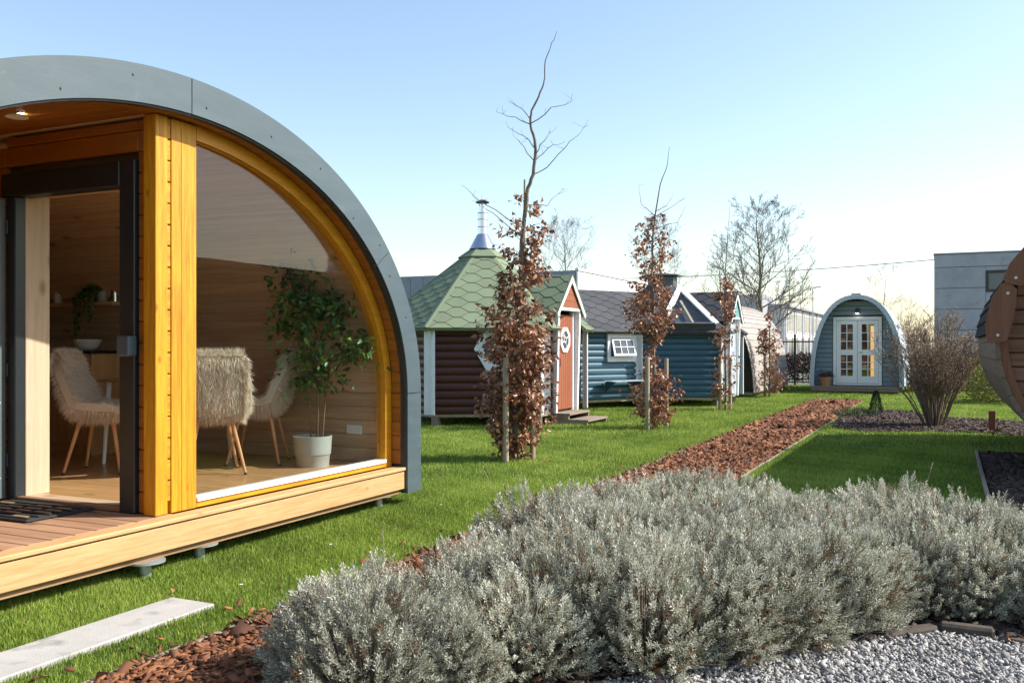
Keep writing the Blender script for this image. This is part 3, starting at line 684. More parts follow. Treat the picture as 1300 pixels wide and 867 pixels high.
# kitchen: cabinet run, worktop, shelf (fixed)
kit = thing('kitchen_counter', 'wooden kitchen base unit with dark worktop along the inner wall of the large pod', 'counter', (-8.4, 6.4, FZ))
kx0, kx1 = -9.6, -7.15
for i in range(4):
    a = kx0+(kx1-kx0)*i/4; b = kx0+(kx1-kx0)*(i+1)/4
    d_ = G().box(a+.003-(-8.4), b-.003-(-8.4), 6.10-6.4, 6.12-6.4, .10, .93, .004).obj('cabinet_door', 'cabinet', kit)
    G().tube([(a+.08+8.4, -.315, .62), (a+.08+8.4, -.315, .78)], .006, 8).obj('handle', 'steel_d', d_)
G().box(kx0+8.4, kx1+8.4-.02, -.278, .33, .0, .94).obj('carcass', 'cabinet', kit)
G().box(kx1+8.4-.018, kx1+8.4, -.30, .33, 0, .94, .003).obj('end_panel', 'cabinet', kit)
G().box(kx0+8.4, kx1+8.42, -.33, .33, .941, .966, .004).obj('worktop', 'worktop', kit)
sh = tag(G().box(-.9, .55, -.12, .12, 0, .035, .004).obj('wall_shelf', 'inner_x', None, (-7.75, 6.5, 1.745)), 'narrow wooden shelf on the inner wall above the kitchen counter', 'shelf')
def vase(name, prof_, m, loc, label, cat, n=24): return tag(G().lathe(prof_, n).obj(name, m, None, loc, smooth=True), label, cat)
vase('mixing_bowl', [(.05, 0), (.10, .03), (.135, .10), (.13, .105), (.09, .03), (.02, .012)], 'ceramic', (-7.42, 6.28, FZ+.967), 'grey mixing bowl on the dark kitchen worktop', 'bowl')
vase('flower_pot', [(.045, 0), (.06, .10), (.055, .10), (.045, .085)], 'pot', (-7.42, 6.46, 1.781), 'small pot on the wall shelf holding a trailing plant', 'pot')
vase('tin_can', [(.038, 0), (.038, .12), (.034, .12), (.034, .01)], 'steel', (-7.27, 6.47, 1.781), 'shiny metal tin on the wall shelf', 'tin')
vase('storage_jar', [(.04, 0), (.045, .05), (.04, .10), (.03, .11)], 'ceramic', (-8.05, 6.47, 1.781), 'small pale jar at the far end of the wall shelf', 'jar')
# trailing plant
tp = thing('trailing_plant', 'trailing green plant hanging down from the wall shelf', 'plant', (-7.45, 6.44, 1.87))
cs, ds = [], []; g = G()
for i in range(16):
    a = rng.uniform(0, 6.28); p = [np.array([0, 0, .0]), np.array([math.cos(a)*.06, math.sin(a)*.06-.02, .06]), np.array([math.cos(a)*.11-.04, -.13-rng.uniform(0, .05), -.05]), np.array([math.cos(a)*.12-.05, -.15, -.15-rng.uniform(0, .42)])]
    g.tube(p, [.003, .003, .002, .001], 4, False)
    for j in range(30):
        q = rng.uniform(0, 2.999); k = int(q); b = p[k]+(p[k+1]-p[k])*(q-k); cs.append(b); ds.append(rng.normal(size=3)+[0, -.4, -.3])
g.obj('vine', 'stem', tp); put('leaves', leaf_mesh('leaves', np.array(cs), np.array(ds), .04, .024, 'ficus', rng.uniform(0, .6, len(cs))), tp)
# door mat
dm = thing('door_mat', 'black rubber door mat with coir strips on the porch deck', 'door mat', (-5.24, 3.93, DZ))
G().box(-.38, .38, -.24, .24, .0, .018, .006).obj('rubber_base', 'rubber', dm)
for i in range(6):
    y0 = -.22+i*.074; G().box(-.36, .36, y0, y0+.022, .018, .026, .003).obj('rubber_rib', 'rubber', dm)
for i in range(5):
    for j in range(4):
        if (i*7+j*3) % 5 != 1:
            y0 = -.193+i*.074; G().box(-.34+j*.175, -.34+j*.175+.12, y0, y0+.036, .018, .0245, .004).obj('coir_strip', 'coir', dm)

# ------------------------------------------------------------------ chairs and table inside
def make_chair():
    root = thing('fur_chair', 'x', 'chair', (0, 0, 0))
    prof_ = [(.24, .455), (.16, .45), (.05, .435), (-.06, .43), (-.14, .45), (-.19, .52), (-.215, .62), (-.235, .72), (-.255, .82), (-.265, .87)]
    n, m = len(prof_), 9; pts = np.zeros((n, m, 3)); nor = np.zeros((n, m, 3))
    for i, (px_, pz) in enumerate(prof_):
        q = i/(n-1); hw = (.235+.02*math.sin(q*3.1))*(1-.32*max(0, q-.72)/.28); a = np.array(prof_[max(i-1, 0)]); b = np.array(prof_[min(i+1, n-1)]); tn = (b-a)/np.linalg.norm(b-a)
        nn = np.array([tn[1], -tn[0]]);  nn = nn if i else nn
        for j in range(m):
            s = -1+2*j/(m-1); lift = .075*abs(s)**2.2*math.sin(min(1, q*1.25)*math.pi)**.7
            pts[i, j] = (px_-nn[0]*lift*-1*(.9 if q > .45 else .2), s*hw, pz+(lift if q <= .55 else lift*.25)); nor[i, j] = (nn[0], 0, nn[1])
    up = np.where(nor[..., 2:3] < 0, -1, 1)*1.0
    nor = nor*np.where((nor[..., 0:1]+nor[..., 2:3]) < 0, -1, 1)
    th_ = .028; A = pts+nor*th_; B = pts-nor*th_
    g = G(); V = [tuple(p) for p in A.reshape(-1, 3)]+[tuple(p) for p in B.reshape(-1, 3)]; Fq = []; o = n*m
    for i in range(n-1):
        for j in range(m-1):
            k = i*m+j; Fq += [(k, k+1, k+m+1, k+m), (o+k, o+k+m, o+k+m+1, o+k+1)]
    for j in range(m-1): Fq += [(j, o+j, o+j+1, j+1), ((n-1)*m+j, (n-1)*m+j+1, o+(n-1)*m+j+1, o+(n-1)*m+j)]
    for i in range(n-1): Fq += [(i*m, i*m+m, o+i*m+m, o+i*m), (i*m+m-1, o+i*m+m-1, o+i*m+2*m-1, i*m+2*m-1)]
    g.add(V, Fq); seat = g.obj('seat_shell', 'furbase', root, smooth=True)
    # fur
    k = 20000; ii = rng.uniform(0, n-1.001, k); jj = rng.uniform(0, m-1.001, k); i0, j0 = ii.astype(int), jj.astype(int); fi, fj = (ii-i0)[:, None], (jj-j0)[:, None]
    q = (pts[i0, j0]*(1-fi)*(1-fj)+pts[i0+1, j0]*fi*(1-fj)+pts[i0, j0+1]*(1-fi)*fj+pts[i0+1, j0+1]*fi*fj)
    nn = unit(nor[i0, j0]*(1-fi)+nor[i0+1, j0]*fi); sgn = rng.choice([-1, 1], k)[:, None]
    edge = rng.uniform(size=k) < .22
    q[edge, 1] = np.sign(q[edge, 1])*np.abs(q[edge, 1]).clip(.19)
    clump = np.stack([np.sin(q[:, 2]*34+q[:, 1]*21), np.sin(q[:, 1]*41+q[:, 0]*27), np.sin(q[:, 0]*33-q[:, 2]*29)], 1)
    d = unit(nn*sgn*.75+np.array([0, 0, -.42])+clump*.2+rng.normal(0, .28, (k, 3))+np.where(edge[:, None], np.sign(q[:, 1:2])*np.array([[0, .9, 0]]), 0))
    top_ = rng.uniform(size=k) < .13; q[top_] = pts[n-1, np.clip((jj[top_]+.5).astype(int), 0, m-1)]; q[top_, 1] = rng.uniform(-.18, .18, top_.sum())
    d[top_] = unit(rng.normal(0, .5, (top_.sum(), 3))+np.array([-.1, 0, 1.0]))
    L_ = rng.uniform(.035, .075, k)[:, None]; b = q+nn*sgn*.024; s = unit(np.cross(d, rng.normal(size=(k, 3))))*.0019
    tip = b+d*L_+np.array([0, 0, -1])*L_*.22
    V = np.stack([b-s, b+s, tip], 1); put('fur', np_mesh('fur', V, np.arange(k*3).reshape(-1, 3), 'fur', np.repeat(np.clip(rng.normal(.6, .25, k), 0, 1), 3)), seat)
    for sx, sy in ((1, 1), (1, -1), (-1, 1), (-1, -1)):
        lg = G().tube([(sx*.11, sy*.11, .435), (sx*.205, sy*.205, .012)], [.017, .011], 10).obj('leg', 'legwood', root)
        G().tube([(sx*.2045, sy*.2045, .0125), (sx*.208, sy*.208, 0)], .0125, 10).obj('foot_cap', 'black', lg)
    G().box(-.13, .13, -.13, .13, .405, .432, .004).obj('under_frame', 'steel_d', root)
    return root
ch = make_chair(); ch['label'] = 'cream shaggy fur chair seen through the open pod door'; ch['group'] = 'fur chairs round the table'
ch.scale = (1.07, 1.07, 1.07); ch.location = (-6.2, 5.40, FZ); ch.rotation_euler = (0, 0, R(28))
copy_tree(ch, (-5.32, 5.70, FZ), R(140), 'cream shaggy fur chair with its back to the curved window')
copy_tree(ch, (-5.42, 6.36, FZ), R(208), 'cream shaggy fur chair against the inner wall, between another chair and the potted tree')
tb = thing('dining_table', 'small light wooden dining table behind the fur chairs', 'table', (-6.22, 6.12, FZ))
G().box(-.40, .40, -.42, .42, .70, .73, .006).obj('table_top', 'cabinet', tb)
for sx in (-1, 1):
    for sy in (-1, 1): G().tube([(sx*.33, sy*.35, .70), (sx*.36, sy*.38, 0)], [.022, .016], 10).obj('leg', 'alu', tb)
vase('plate', [(.05, 0), (.12, .012), (.125, .016), (.05, .008)], 'ceramic', (-6.32, 5.86, FZ+.7305), 'white plate under the bowl on the dining table', 'plate', 28)
vase('cereal_bowl', [(.035, 0), (.065, .03), (.078, .075), (.074, .076), (.03, .02)], 'ceramic', (-6.32, 5.86, FZ+.742), 'white bowl on a plate on the dining table', 'bowl', 28)
# potted ficus
fx = thing('potted_ficus', 'green leafy ficus tree in a grey pot behind the curved window', 'potted plant', (-4.86, 6.38, FZ))
fp = G().lathe([(.135, 0), (.145, .10), (.147, .103), (.152, .104), (.162, .255), (.152, .256), (.147, .22), (.02, .215)], 32).obj('pot', 'pot', fx, smooth=True)
G().lathe([(.0, .19), (.146, .19), (.146, .226), (.01, .23)], 20).obj('soil', 'soil', fx)
rt = Vector((cY, sY, 0)); dp = Vector((-sY, cY, 0)); base = Vector((-4.86, 6.38, FZ))
def FX(u, v, dd=0):   # point in the plant's own upright plane
    t = base.x*-sY+base.y*cY; return np.array(P(u, v, t)+dp*dd-base)
g = G()
for pts_, r0 in (([(403, 560), (404, 520), (402, 470), (396, 420), (388, 360), (380, 315)], .014), ([(395, 560), (393, 515), (391, 470), (378, 430)], .008), ([(409, 560), (412, 520), (418, 480), (436, 455), (452, 440)], .008), ([(402, 480), (420, 440), (425, 400)], .006), ([(398, 430), (380, 390), (366, 350)], .006)):
    g.tube([FX(*p) for p in pts_], np.linspace(r0, r0*.35, len(pts_)), 7)
g.obj('trunk', 'stem', fx, smooth=True)
cs, ds, ls = [], [], []
for u, v, su, sv, k in ((383, 308, 24, 22, 80), (365, 345, 20, 22, 60), (400, 345, 18, 20, 50), (378, 378, 32, 20, 110), (410, 385, 30, 18, 110), (392, 415, 34, 20, 110), (395, 450, 36, 24, 130), (400, 482, 34, 18, 100), (446, 445, 24, 20, 110), (355, 405, 14, 26, 45), (430, 400, 18, 18, 50)):
    for i in range(int(k*1.35)):
        p = FX(u+rng.normal()*su*.55, v+rng.normal()*sv*.55, rng.normal()*.10); cs.append(p); ds.append(np.array([rng.normal()*.8, rng.normal()*.8, -.55+rng.normal()*.5])); ls.append(rng.uniform(.05, .09))
put('leaves', leaf_mesh('leaves', np.array(cs), np.array(ds), np.array(ls), np.array(ls)*.52, 'ficus', np.clip(rng.normal(.4, .3, len(cs)), 0, 1)), fx)

# ------------------------------------------------------------------ hexagonal huts
def clip_poly(poly, hp):
    """convex clip of a 2D polygon by half planes (a,b,c): a*x+b*y<=c"""
    for a, b, c in hp:
        out = []
        for i in range(len(poly)):
            p, q = poly[i], poly[(i+1) % len(poly)]; dp_, dq = a*p[0]+b*p[1]-c, a*q[0]+b*q[1]-c
            if dp_ <= 0: out.append(p)
            if (dp_ < 0) != (dq < 0) and abs(dp_-dq) > 1e-9:
                s = dp_/(dp_-dq); out.append((p[0]+(q[0]-p[0])*s, p[1]+(q[1]-p[1])*s))
        poly = out
        if len(poly) < 3: return []
    return poly
def area(p): return .5*abs(sum(p[i][0]*p[(i+1) % len(p)][1]-p[(i+1) % len(p)][0]*p[i][1] for i in range(len(p))))
SP, SF, SD = .135, .13, .14      # shingle pitch, flat, diagonal
def shingles(parent, quad, O, ax, ay, m, single=True, lift=.004):
    """honeycomb shingles on a planar roof face: quad is a convex 2D outline in (ax, ay)"""
    ax, ay = Vector(ax), Vector(ay); nz = ax.cross(ay).normalized(); nz = nz if nz.z > 0 else -nz
    hp = []; n = len(quad); cx = sum(p[0] for p in quad)/n; cy_ = sum(p[1] for p in quad)/n
    for i in range(n):
        p, q = quad[i], quad[(i+1) % n]; a, b = q[1]-p[1], p[0]-q[0]; c = a*p[0]+b*p[1]
        if a*cx+b*cy_ > c: a, b, c = -a, -b, -c
        hp.append((a, b, c))
    x0, x1 = min(p[0] for p in quad), max(p[0] for p in quad); y0, y1 = min(p[1] for p in quad), max(p[1] for p in quad)
    w = 2*(SF+SD); allg = G(); r = -1
    while r*SP+y0 < y1:
        b0 = y0+r*SP; k = 0; x = x0-w+(w/2 if r % 2 else 0)
        while x < x1+w:
            h = SF/2; e = .003
            hexp = [(x-h+e, b0+e), (x+h-e, b0+e), (x+h+SD-e, b0+SP), (x+h-e, b0+2*SP-e), (x-h+e, b0+2*SP-e), (x-h-SD+e, b0+SP)]
            pl = clip_poly(hexp, hp)
            if len(pl) > 2 and area(pl) > .0009:
                def at(p, ex): return O+ax*p[0]+ay*p[1]+nz*(lift+ex+.011*max(0, min(1, 1-(p[1]-b0)/(2*SP))))
                bot = [at(p, -.003)-nz*.003 for p in pl]; top = [at(p, .004) for p in pl]; nn = len(pl)
                fs = [tuple(range(nn-1, -1, -1)), tuple(range(nn, 2*nn))]+[(i, (i+1) % nn, nn+(i+1) % nn, nn+i) for i in range(nn)]
                if single: G().add(bot+top, fs).obj('shingle', m, parent)
                else: allg.add(bot+top, fs)
            x += w; k += 1
        r += 1
    if not single and allg.v:
        o = allg.obj('shingles', m, parent); o['kind'] = 'stuff'
def slab(g, pts, th):
    """planar polygon with thickness downwards along its normal"""
    a = [Vector(p) for p in pts]; n = (a[1]-a[0]).cross(a[2]-a[0]).normalized()
    if n.z < 0: n = -n
    return g.prism(a, -n*th)
def log_mesh(name, L_, h, m):
    g = G(); pr_ = [(-.02, 0), (0, 0)]+[(.036*math.sin(t)**.8 if 0 < t < math.pi else 0, h*(.5-.5*math.cos(t))) for t in np.linspace(.25, math.pi-.25, 7)]+[(0, h), (-.02, h)]
    g.prism([(x, -L_/2, z) for x, z in pr_], (0, L_, 0)); return g.mesh(name, m, False)

def hut(name, label, ctr, Rr, z0, ez, tz, logm, shm, roofvis, ext=False, doorm='red', gab='red', trimcol='white', logh=.133):
    root = thing(name, label, 'hut', (ctr[0], ctr[1], 0))
    side = Rr; ap = Rr*math.cos(R(30)); ov = .25; Re = Rr+ov; Rt = .33
    fl = G().prism([(math.cos(R(90+60*i))*(Rr-.03), math.sin(R(90+60*i))*(Rr-.03), z0-.05) for i in range(6)], (0, 0, .05)); fl.obj('floor_base', 'stake', root)
    core = G()
    for i in range(6):   # inner wall core
        th_ = R(60*i); c_, s_ = math.cos(th_), math.sin(th_); t_ = Vector((-s_, c_, 0)); n_ = Vector((c_, s_, 0))
        core.prism([n_*(ap-.06)+t_*(-side/2+.02)+Vector((0, 0, z0)), n_*(ap-.06)+t_*(side/2-.02)+Vector((0, 0, z0)), n_*(ap-.06)+t_*(side/2-.02)+Vector((0, 0, ez+.12)), n_*(ap-.06)+t_*(-side/2+.02)+Vector((0, 0, ez+.12))], n_*.035)
    core.obj('wall_core', logm, root)
    lm = log_mesh('log', side-.02, logh-.002, logm); lms = log_mesh('log', .46, logh-.002, logm)
    for i in range(6):
        th_ = R(60*i); n_ = Vector((math.cos(th_), math.sin(th_), 0)); t_ = Vector((-n_.y, n_.x, 0))
        if ext and i == 4: continue
        z = z0
        while z+logh < ez+.10:
            if i == 0 and z < z0+1.5:
                for s in (-1, 1): put('log', lms, root, n_*(ap-.03)+t_*s*(side/2-.24)+Vector((0, 0, z)), th_)
            else: put('log', lm, root, n_*(ap-.03)+Vector((0, 0, z)), th_)
            z += logh
    # corner boards with a bracket under the eave
    for i in range(6):
        a = R(-30+60*i); vx = Vector((math.cos(a), math.sin(a), 0))
        for s in (-1, 1):
            th_ = a+s*R(30); n_ = Vector((math.cos(th_), math.sin(th_), 0)); t_ = Vector((-n_.y, n_.x, 0))*(-s)
            p = vx*Rr+n_*.022+vx*.012
            G().prism([p+Vector((0, 0, z0+.0)), p+t_*.135+Vector((0, 0, z0)), p+t_*.135+Vector((0, 0, ez+.02)), p+Vector((0, 0, ez+.02))], n_*.022).obj('corner_board', trimcol, root)
        side_ = Vector((-vx.y, vx.x, 0))*.035
        q = vx*(Rr+.045)
        G().prism([q-side_+Vector((0, 0, ez-.24)), q+vx*.11-side_+Vector((0, 0, ez-.01)), q-side_+Vector((0, 0, ez+.04))], side_*2).obj('eave_bracket', trimcol, root)
        G().box(-.06, .06, -.06, .06, -.02, z0-.052, .005).obj('support_block', 'steptimber', root, vx*(Rr-.12), a)
    # roof faces
    panels = G(); ae, at_ = Re*math.cos(R(30)), Rt*math.cos(R(30)); sl = math.hypot(ae-at_, tz-ez)
    for i in range(6):
        th_ = R(60*i); n_ = Vector((math.cos(th_), math.sin(th_), 0)); t_ = Vector((-n_.y, n_.x, 0))
        O = n_*ae+Vector((0, 0, ez)); up = (n_*at_+Vector((0, 0, tz))-O).normalized()
        q3 = [O-t_*Re/2, O+t_*Re/2, n_*at_+t_*Rt/2+Vector((0, 0, tz)), n_*at_-t_*Rt/2+Vector((0, 0, tz))]
        if i:
            g = G(); slab(g, q3, .035); g.obj('roof_panel', shm, root)
            shingles(root, [(-Re/2, -.01), (Re/2, -.01), (Rt/2, sl), (-Rt/2, sl)], O, t_, up, shm, single=(i in roofvis))
        else:   # the entry gable interrupts this face
            cw = .60; bc_ = sl*(Re/2-cw)/(Re/2-Rt/2); bm_ = sl*.33
            for qd in ([(-Re/2, -.01), (-cw, -.01), (-cw, bc_)], [(cw, -.01), (Re/2, -.01), (cw, bc_)], [(-cw+.002, bm_), (cw-.002, bm_), (cw-.002, bc_), (Rt/2, sl), (-Rt/2, sl), (-cw+.002, bc_)]):
                g = G(); slab(g, [O+t_*p[0]+up*p[1] for p in qd], .035); g.obj('roof_panel', shm, root)
                shingles(root, qd, O, t_, up, shm, single=False)
        # hip ridge strip
        a = th_+R(30); e0 = Vector((math.cos(a)*Re, math.sin(a)*Re, ez+.012)); e1 = Vector((math.cos(a)*Rt, math.sin(a)*Rt, tz+.012))
        sd_ = Vector((-math.sin(a), math.cos(a), 0))*.055
        G().add([e0-sd_-Vector((0, 0, .012)), e0+Vector((0, 0, .012)), e0+sd_-Vector((0, 0, .012)), e1-sd_-Vector((0, 0, .012)), e1+Vector((0, 0, .012)), e1+sd_-Vector((0, 0, .012))], [(0, 1, 4, 3), (1, 2, 5, 4)]).obj('hip_strip', shm, root)
        # eave trim
        p0, p1 = O-t_*Re/2, O+t_*Re/2
        if i: G().prism([p0-Vector((0, 0, .045))-n_*.025, p1-Vector((0, 0, .045))-n_*.025, p1-n_*.012-Vector((0, 0, .012)), p0-n_*.012-Vector((0, 0, .012))], -n_*.02).obj('eave_trim', shm, root)
    # entry (faces +x): door, posts, little gable roof
    xf = ap+.17; hwg = .58; gz, rz = 2.02, 2.62
    door = G().box(ap-.02, ap+.028, -.37, .37, z0+.02, 1.92, .004).obj('door', doorm, root)
    for k in range(7): G().box(ap+.028, ap+.040, -.365+k*.105, -.365+k*.105+.100, z0+.03, 1.91, .006).obj('door_board', doorm, door)
    oc = [(math.cos(R(22.5+45*k)), math.sin(R(22.5+45*k))) for k in range(8)]
    ow = Vector((ap+.042, 0, 1.47))
    g = G(); g.strip([ow+Vector((0, a*.24, b*.24)) for a, b in oc+oc[:1]], [ow+Vector((0, a*.165, b*.165)) for a, b in oc+oc[:1]], (.02, 0, 0)); wf = g.obj('door_window', trimcol, door)
    G().prism([ow+Vector((.004, a*.165, b*.165)) for a, b in oc], (.003, 0, 0)).obj('pane', 'pane_dark', wf)
    for a, b in oc[::2]: G().tube([ow+Vector((.012, a*.05, b*.05)), ow+Vector((.012, a*.165, b*.165))], .008, 6).obj('glazing_bar', trimcol, wf)
    G().strip([ow+Vector((.006, a*.06, b*.06)) for a, b in oc+oc[:1]], [ow+Vector((.006, a*.045, b*.045)) for a, b in oc+oc[:1]], (.01, 0, 0)).obj('glazing_bar', trimcol, wf)
    G().tube([(ap+.075, -.29, 1.0), (ap+.075, -.29, 1.14)], .009, 8).obj('door_handle', 'steel_d', door)
    for s in (-1, 1):
        G().box(ap-.02, ap+.05, s*.38, s*.47, z0+.0, 2.0, .004).obj('door_jamb', trimcol, root)
        G().prism([(ap+.052, s*.50-.035, z0-.02), (ap+.10, s*.50-.035, z0-.02), (xf-.02, s*.50-.035, gz-.037), (ap+.052, s*.50-.035, gz-.037)], (0, .07, 0)).obj('porch_post', trimcol, root)
        # slope, running back into the main roof
        e0, r0 = Vector((0, s*(hwg+.12), gz-.10)), Vector((0, 0, rz)); O = Vector((xf, s*(hwg+.12), gz-.10)); sv = (Vector((xf, 0, rz))-O)
        q3 = [Vector((xf, e0.y, e0.z)), Vector((xf, 0, rz)), Vector((.55, 0, rz)), Vector((ap-.1, e0.y, e0.z))]
        g = G(); slab(g, q3, .03); g.obj('porch_roof', shm, root)
        L2 = sv.length; ax = Vector((-1, 0, 0))
        quad = [(0, 0), (xf-ap+.1, 0), (xf-.55, L2), (0, L2)]
        if s < 0: shingles(root, quad, O, ax, sv.normalized(), shm, single=True)
        else: shingles(root, [(-p[0], p[1]) for p in quad], O, -ax, sv.normalized(), shm, single=False)
        # barge board
        d_ = sv.normalized(); dn = Vector((0, d_.z, -d_.y)); dn = dn if dn.z < 0 else -dn
        a = O+Vector((.003, 0, 0)); b = Vector((xf+.003, 0, rz))
        G().prism([a, b, b+Vector((0, 0, -.125)), a+dn*.075], (.022, 0, 0)).obj('barge_board', trimcol, root)
        G().prism([a+dn*-.012-d_*.03, b+Vector((0, 0, .02)), b, a-d_*.03], (.03, 0, 0)).obj('roof_edge', shm, root)
    # gable boards
    nb = 4
    for k in range(nb):
        za = gz+.02+(rz-.12-gz)*k/nb; zb = gz+.02+(rz-.12-gz)*(k+1)/nb-.004
        wa = (rz-.06-za)/(rz-gz+.1)*(hwg+.1); wb = max(.01, (rz-.06-zb)/(rz-gz+.1)*(hwg+.1))
        G().prism([(xf-.035, -wa, za), (xf-.035, wa, za), (xf-.035, wb, zb), (xf-.035, -wb, zb)], (.02, 0, 0)).obj('gable_board', gab, root)
    G().box(ap+.0, xf-.015, -.54, .54, gz-.035, gz+.018, .004).obj('porch_beam', trimcol, root)
    # cap
    if not ext:
        for ra, rb, za, zb in ((.46, .17, tz-.03, tz+.17),):
            for i in range(6):
                a0, a1 = R(-30+60*i), R(30+60*i)
                q3 = [(math.cos(a0)*ra, math.sin(a0)*ra, za), (math.cos(a1)*ra, math.sin(a1)*ra, za), (math.cos(a1)*rb, math.sin(a1)*rb, zb), (math.cos(a0)*rb, math.sin(a0)*rb, zb)]
                g = G(); slab(g, q3, .035); g.obj('roof_cap', shm, root)
    return root, ap, Re, ae, at_, sl
# --- red-brown hut with green shingles and steel chimney
g1, ap, Re, ae, at_, sl = hut('red_hut', 'dark red log hut with green shingle roof, steel chimney and white corner boards', HUT1, 1.85, .21, 1.66, 3.03, 'logred', 'shgreen', (5, 4), doorm='red', gab='red')
ch_ = G().lathe([(.25, 3.16), (.11, 3.42), (.09, 3.44)], 28).obj('chimney_skirt', 'steel', g1, smooth=True)
G().lathe([(.088, 3.40), (.088, 3.83), (.066, 3.83), (.066, 3.97)], 28).obj('chimney_pipe', 'steel', g1, smooth=True)
for z in (3.56, 3.70, 3.82): G().lathe([(.090, z), (.095, z+.008), (.090, z+.016)], 24).obj('pipe_band', 'steel', g1, smooth=True)
G().lathe([(.125, 4.02), (.13, 4.035), (.05, 4.075), (.01, 4.08)], 24).obj('chimney_hat', 'steel_d', g1, smooth=True)
for a in (0, 2.1, 4.2): G().tube([(math.cos(a)*.064, math.sin(a)*.064, 3.96), (math.cos(a)*.09, math.sin(a)*.09, 4.03)], .006, 6).obj('hat_strut', 'steel_d', g1)
# hexagonal window on the face towards the camera
th_ = R(-60); n_ = Vector((math.cos(th_), math.sin(th_), 0)); t_ = Vector((-n_.y, n_.x, 0)); c_ = n_*(ap+.012)+t_*.20+Vector((0, 0, 1.31))
hx = [(math.cos(R(60*k)), math.sin(R(60*k))) for k in range(6)]
def H(a, b, r_, d=0): return c_+t_*a*r_+Vector((0, 0, b*r_))+n_*d
w_ = G().strip([H(a, b, .43) for a, b in hx+hx[:1]], [H(a, b, .285) for a, b in hx+hx[:1]], n_*.035).obj('hexagon_window', 'white', g1)
G().prism([H(a, b, .285, .012) for a, b in hx], n_*.004).obj('pane', 'pane_dark', w_)
for a, b in hx: G().tube([H(a, b, .12, .022), H(a, b, .285, .022)], .011, 6).obj('glazing_bar', 'white', w_)
G().strip([H(a, b, .13, .014) for a, b in hx+hx[:1]], [H(a, b, .108, .014) for a, b in hx+hx[:1]], n_*.014).obj('glazing_bar', 'white', w_)
# steps in front of its door
st = thing('wooden_steps', 'two low grey timber steps in front of the red hut door', 'steps', (HUT1[0]+ap-.0, HUT1[1]-.05, 0))
for i, (x0, x1, zt) in enumerate(((.02, .36, .20), (.33, .70, .10))):
    G().box(x0, x1, -.5, .5, zt-.035, zt, .004).obj('tread', 'steptimber', st)
    for s in (-1, 1): G().box(x0, x1-.02, s*.48-.02, s*.48+.02, -.01, zt-.036).obj('side_board', 'steptimber', st)
    G().box(x0+.01, x0+.03, -.46, .46, -.01, zt-.036).obj('riser', 'steptimber', st)

# --- blue hut with extension, roof window and vent hood
g2, ap, Re, ae, at_, sl = hut('blue_hut', 'blue log hut with charcoal shingle roof, triangular roof window and side extension', HUT2, 1.85, .21, 1.66, 2.80, 'logblue', 'shdark', (5, 4), ext=True, doorm='palegrey', gab='teal')
# extension towards -120 degrees
el_ = 1.95; ed = Vector((math.cos(R(-120)), math.sin(R(-120)), 0)); wn = Vector((math.cos(R(-30)), math.sin(R(-30)), 0))
A = Vector((0, -1.85, 0)); hwx = 1.85/2; axis0 = ed*ap
lm = log_mesh('log', el_-.02, .131, 'logblue'); z = .21
while z < 1.70:
    for s in (1, -1):
        p = axis0+ed*el_/2+wn*s*(hwx-.03); put('log', lm, g2, p+Vector((0, 0, z)), R(-30) if s > 0 else R(150))
    z += .133
lm = log_mesh('log', 1.82, .131, 'logblue'); z = .21
while z < 1.70: put('log', lm, g2, axis0+ed*(el_-.03)+Vector((0, 0, z)), R(-120)); z += .133
for s in (1, -1):
    pa, pb = axis0+wn*s*(hwx-.06), axis0+ed*(el_-.06)+wn*s*(hwx-.06)
    G().prism([pa+Vector((0, 0, .2)), pb+Vector((0, 0, .2)), pb+Vector((0, 0, 1.72)), pa+Vector((0, 0, 1.72))], -wn*s*.03).obj('wall_core', 'logblue', g2)
    q = axis0+ed*(el_+.012)+wn*s*(hwx+.024)
    G().prism([q+Vector((0, 0, .2)), q-ed*.11+Vector((0, 0, .2)), q-ed*.11+Vector((0, 0, 1.64)), q+Vector((0, 0, 1.64))], wn*s*.02).obj('corner_board', 'white', g2)
    G().box(-.06, .06, -.06, .06, -.02, .15, .005).obj('support_block', 'steptimber', g2, axis0+ed*(el_-.15)+wn*s*(hwx-.15), R(60))
    # roof slope
    rzx, ezx = 2.62, 1.66; O = axis0+wn*s*(hwx+.17)+ed*(el_+.12)+Vector((0, 0, ezx)); top = axis0+ed*(el_+.12)+Vector((0, 0, rzx)); sv = top-O; L2 = sv.length
    b0 = axis0-ed*.04+wn*s*(hwx+.17)+Vector((0, 0, ezx)); b1 = axis0-ed*.95+Vector((0, 0, rzx))
    g = G(); slab(g, [O, top, b1, b0], .035); g.obj('roof_panel', 'shdark', g2)
    l0, l1 = el_+.16, el_+1.07
    if s > 0: shingles(g2, [(0, 0), (l0, 0), (l1, L2), (0, L2)], O, -ed, sv.normalized(), 'shdark', single=True)
    else: shingles(g2, [(0, 0), (-l0, 0), (-l1, L2), (0, L2)], O, ed, sv.normalized(), 'shdark', single=False)
g = G().prism([axis0+ed*(el_-.05)+wn*hwx+Vector((0, 0, 1.7)), axis0+ed*(el_-.05)-wn*hwx+Vector((0, 0, 1.7)), axis0+ed*(el_-.05)+Vector((0, 0, 2.5))], ed*.03); g.obj('gable_end', 'logblue', g2)
G().prism([axis0-wn*(hwx-.04)+Vector((0, 0, .15)), axis0+wn*(hwx-.04)+Vector((0, 0, .15)), axis0+ed*(el_-.04)+wn*(hwx-.04)+Vector((0, 0, .15)), axis0+ed*(el_-.04)-wn*(hwx-.04)+Vector((0, 0, .15))], (0, 0, .05)).obj('floor_base', 'stake', g2)
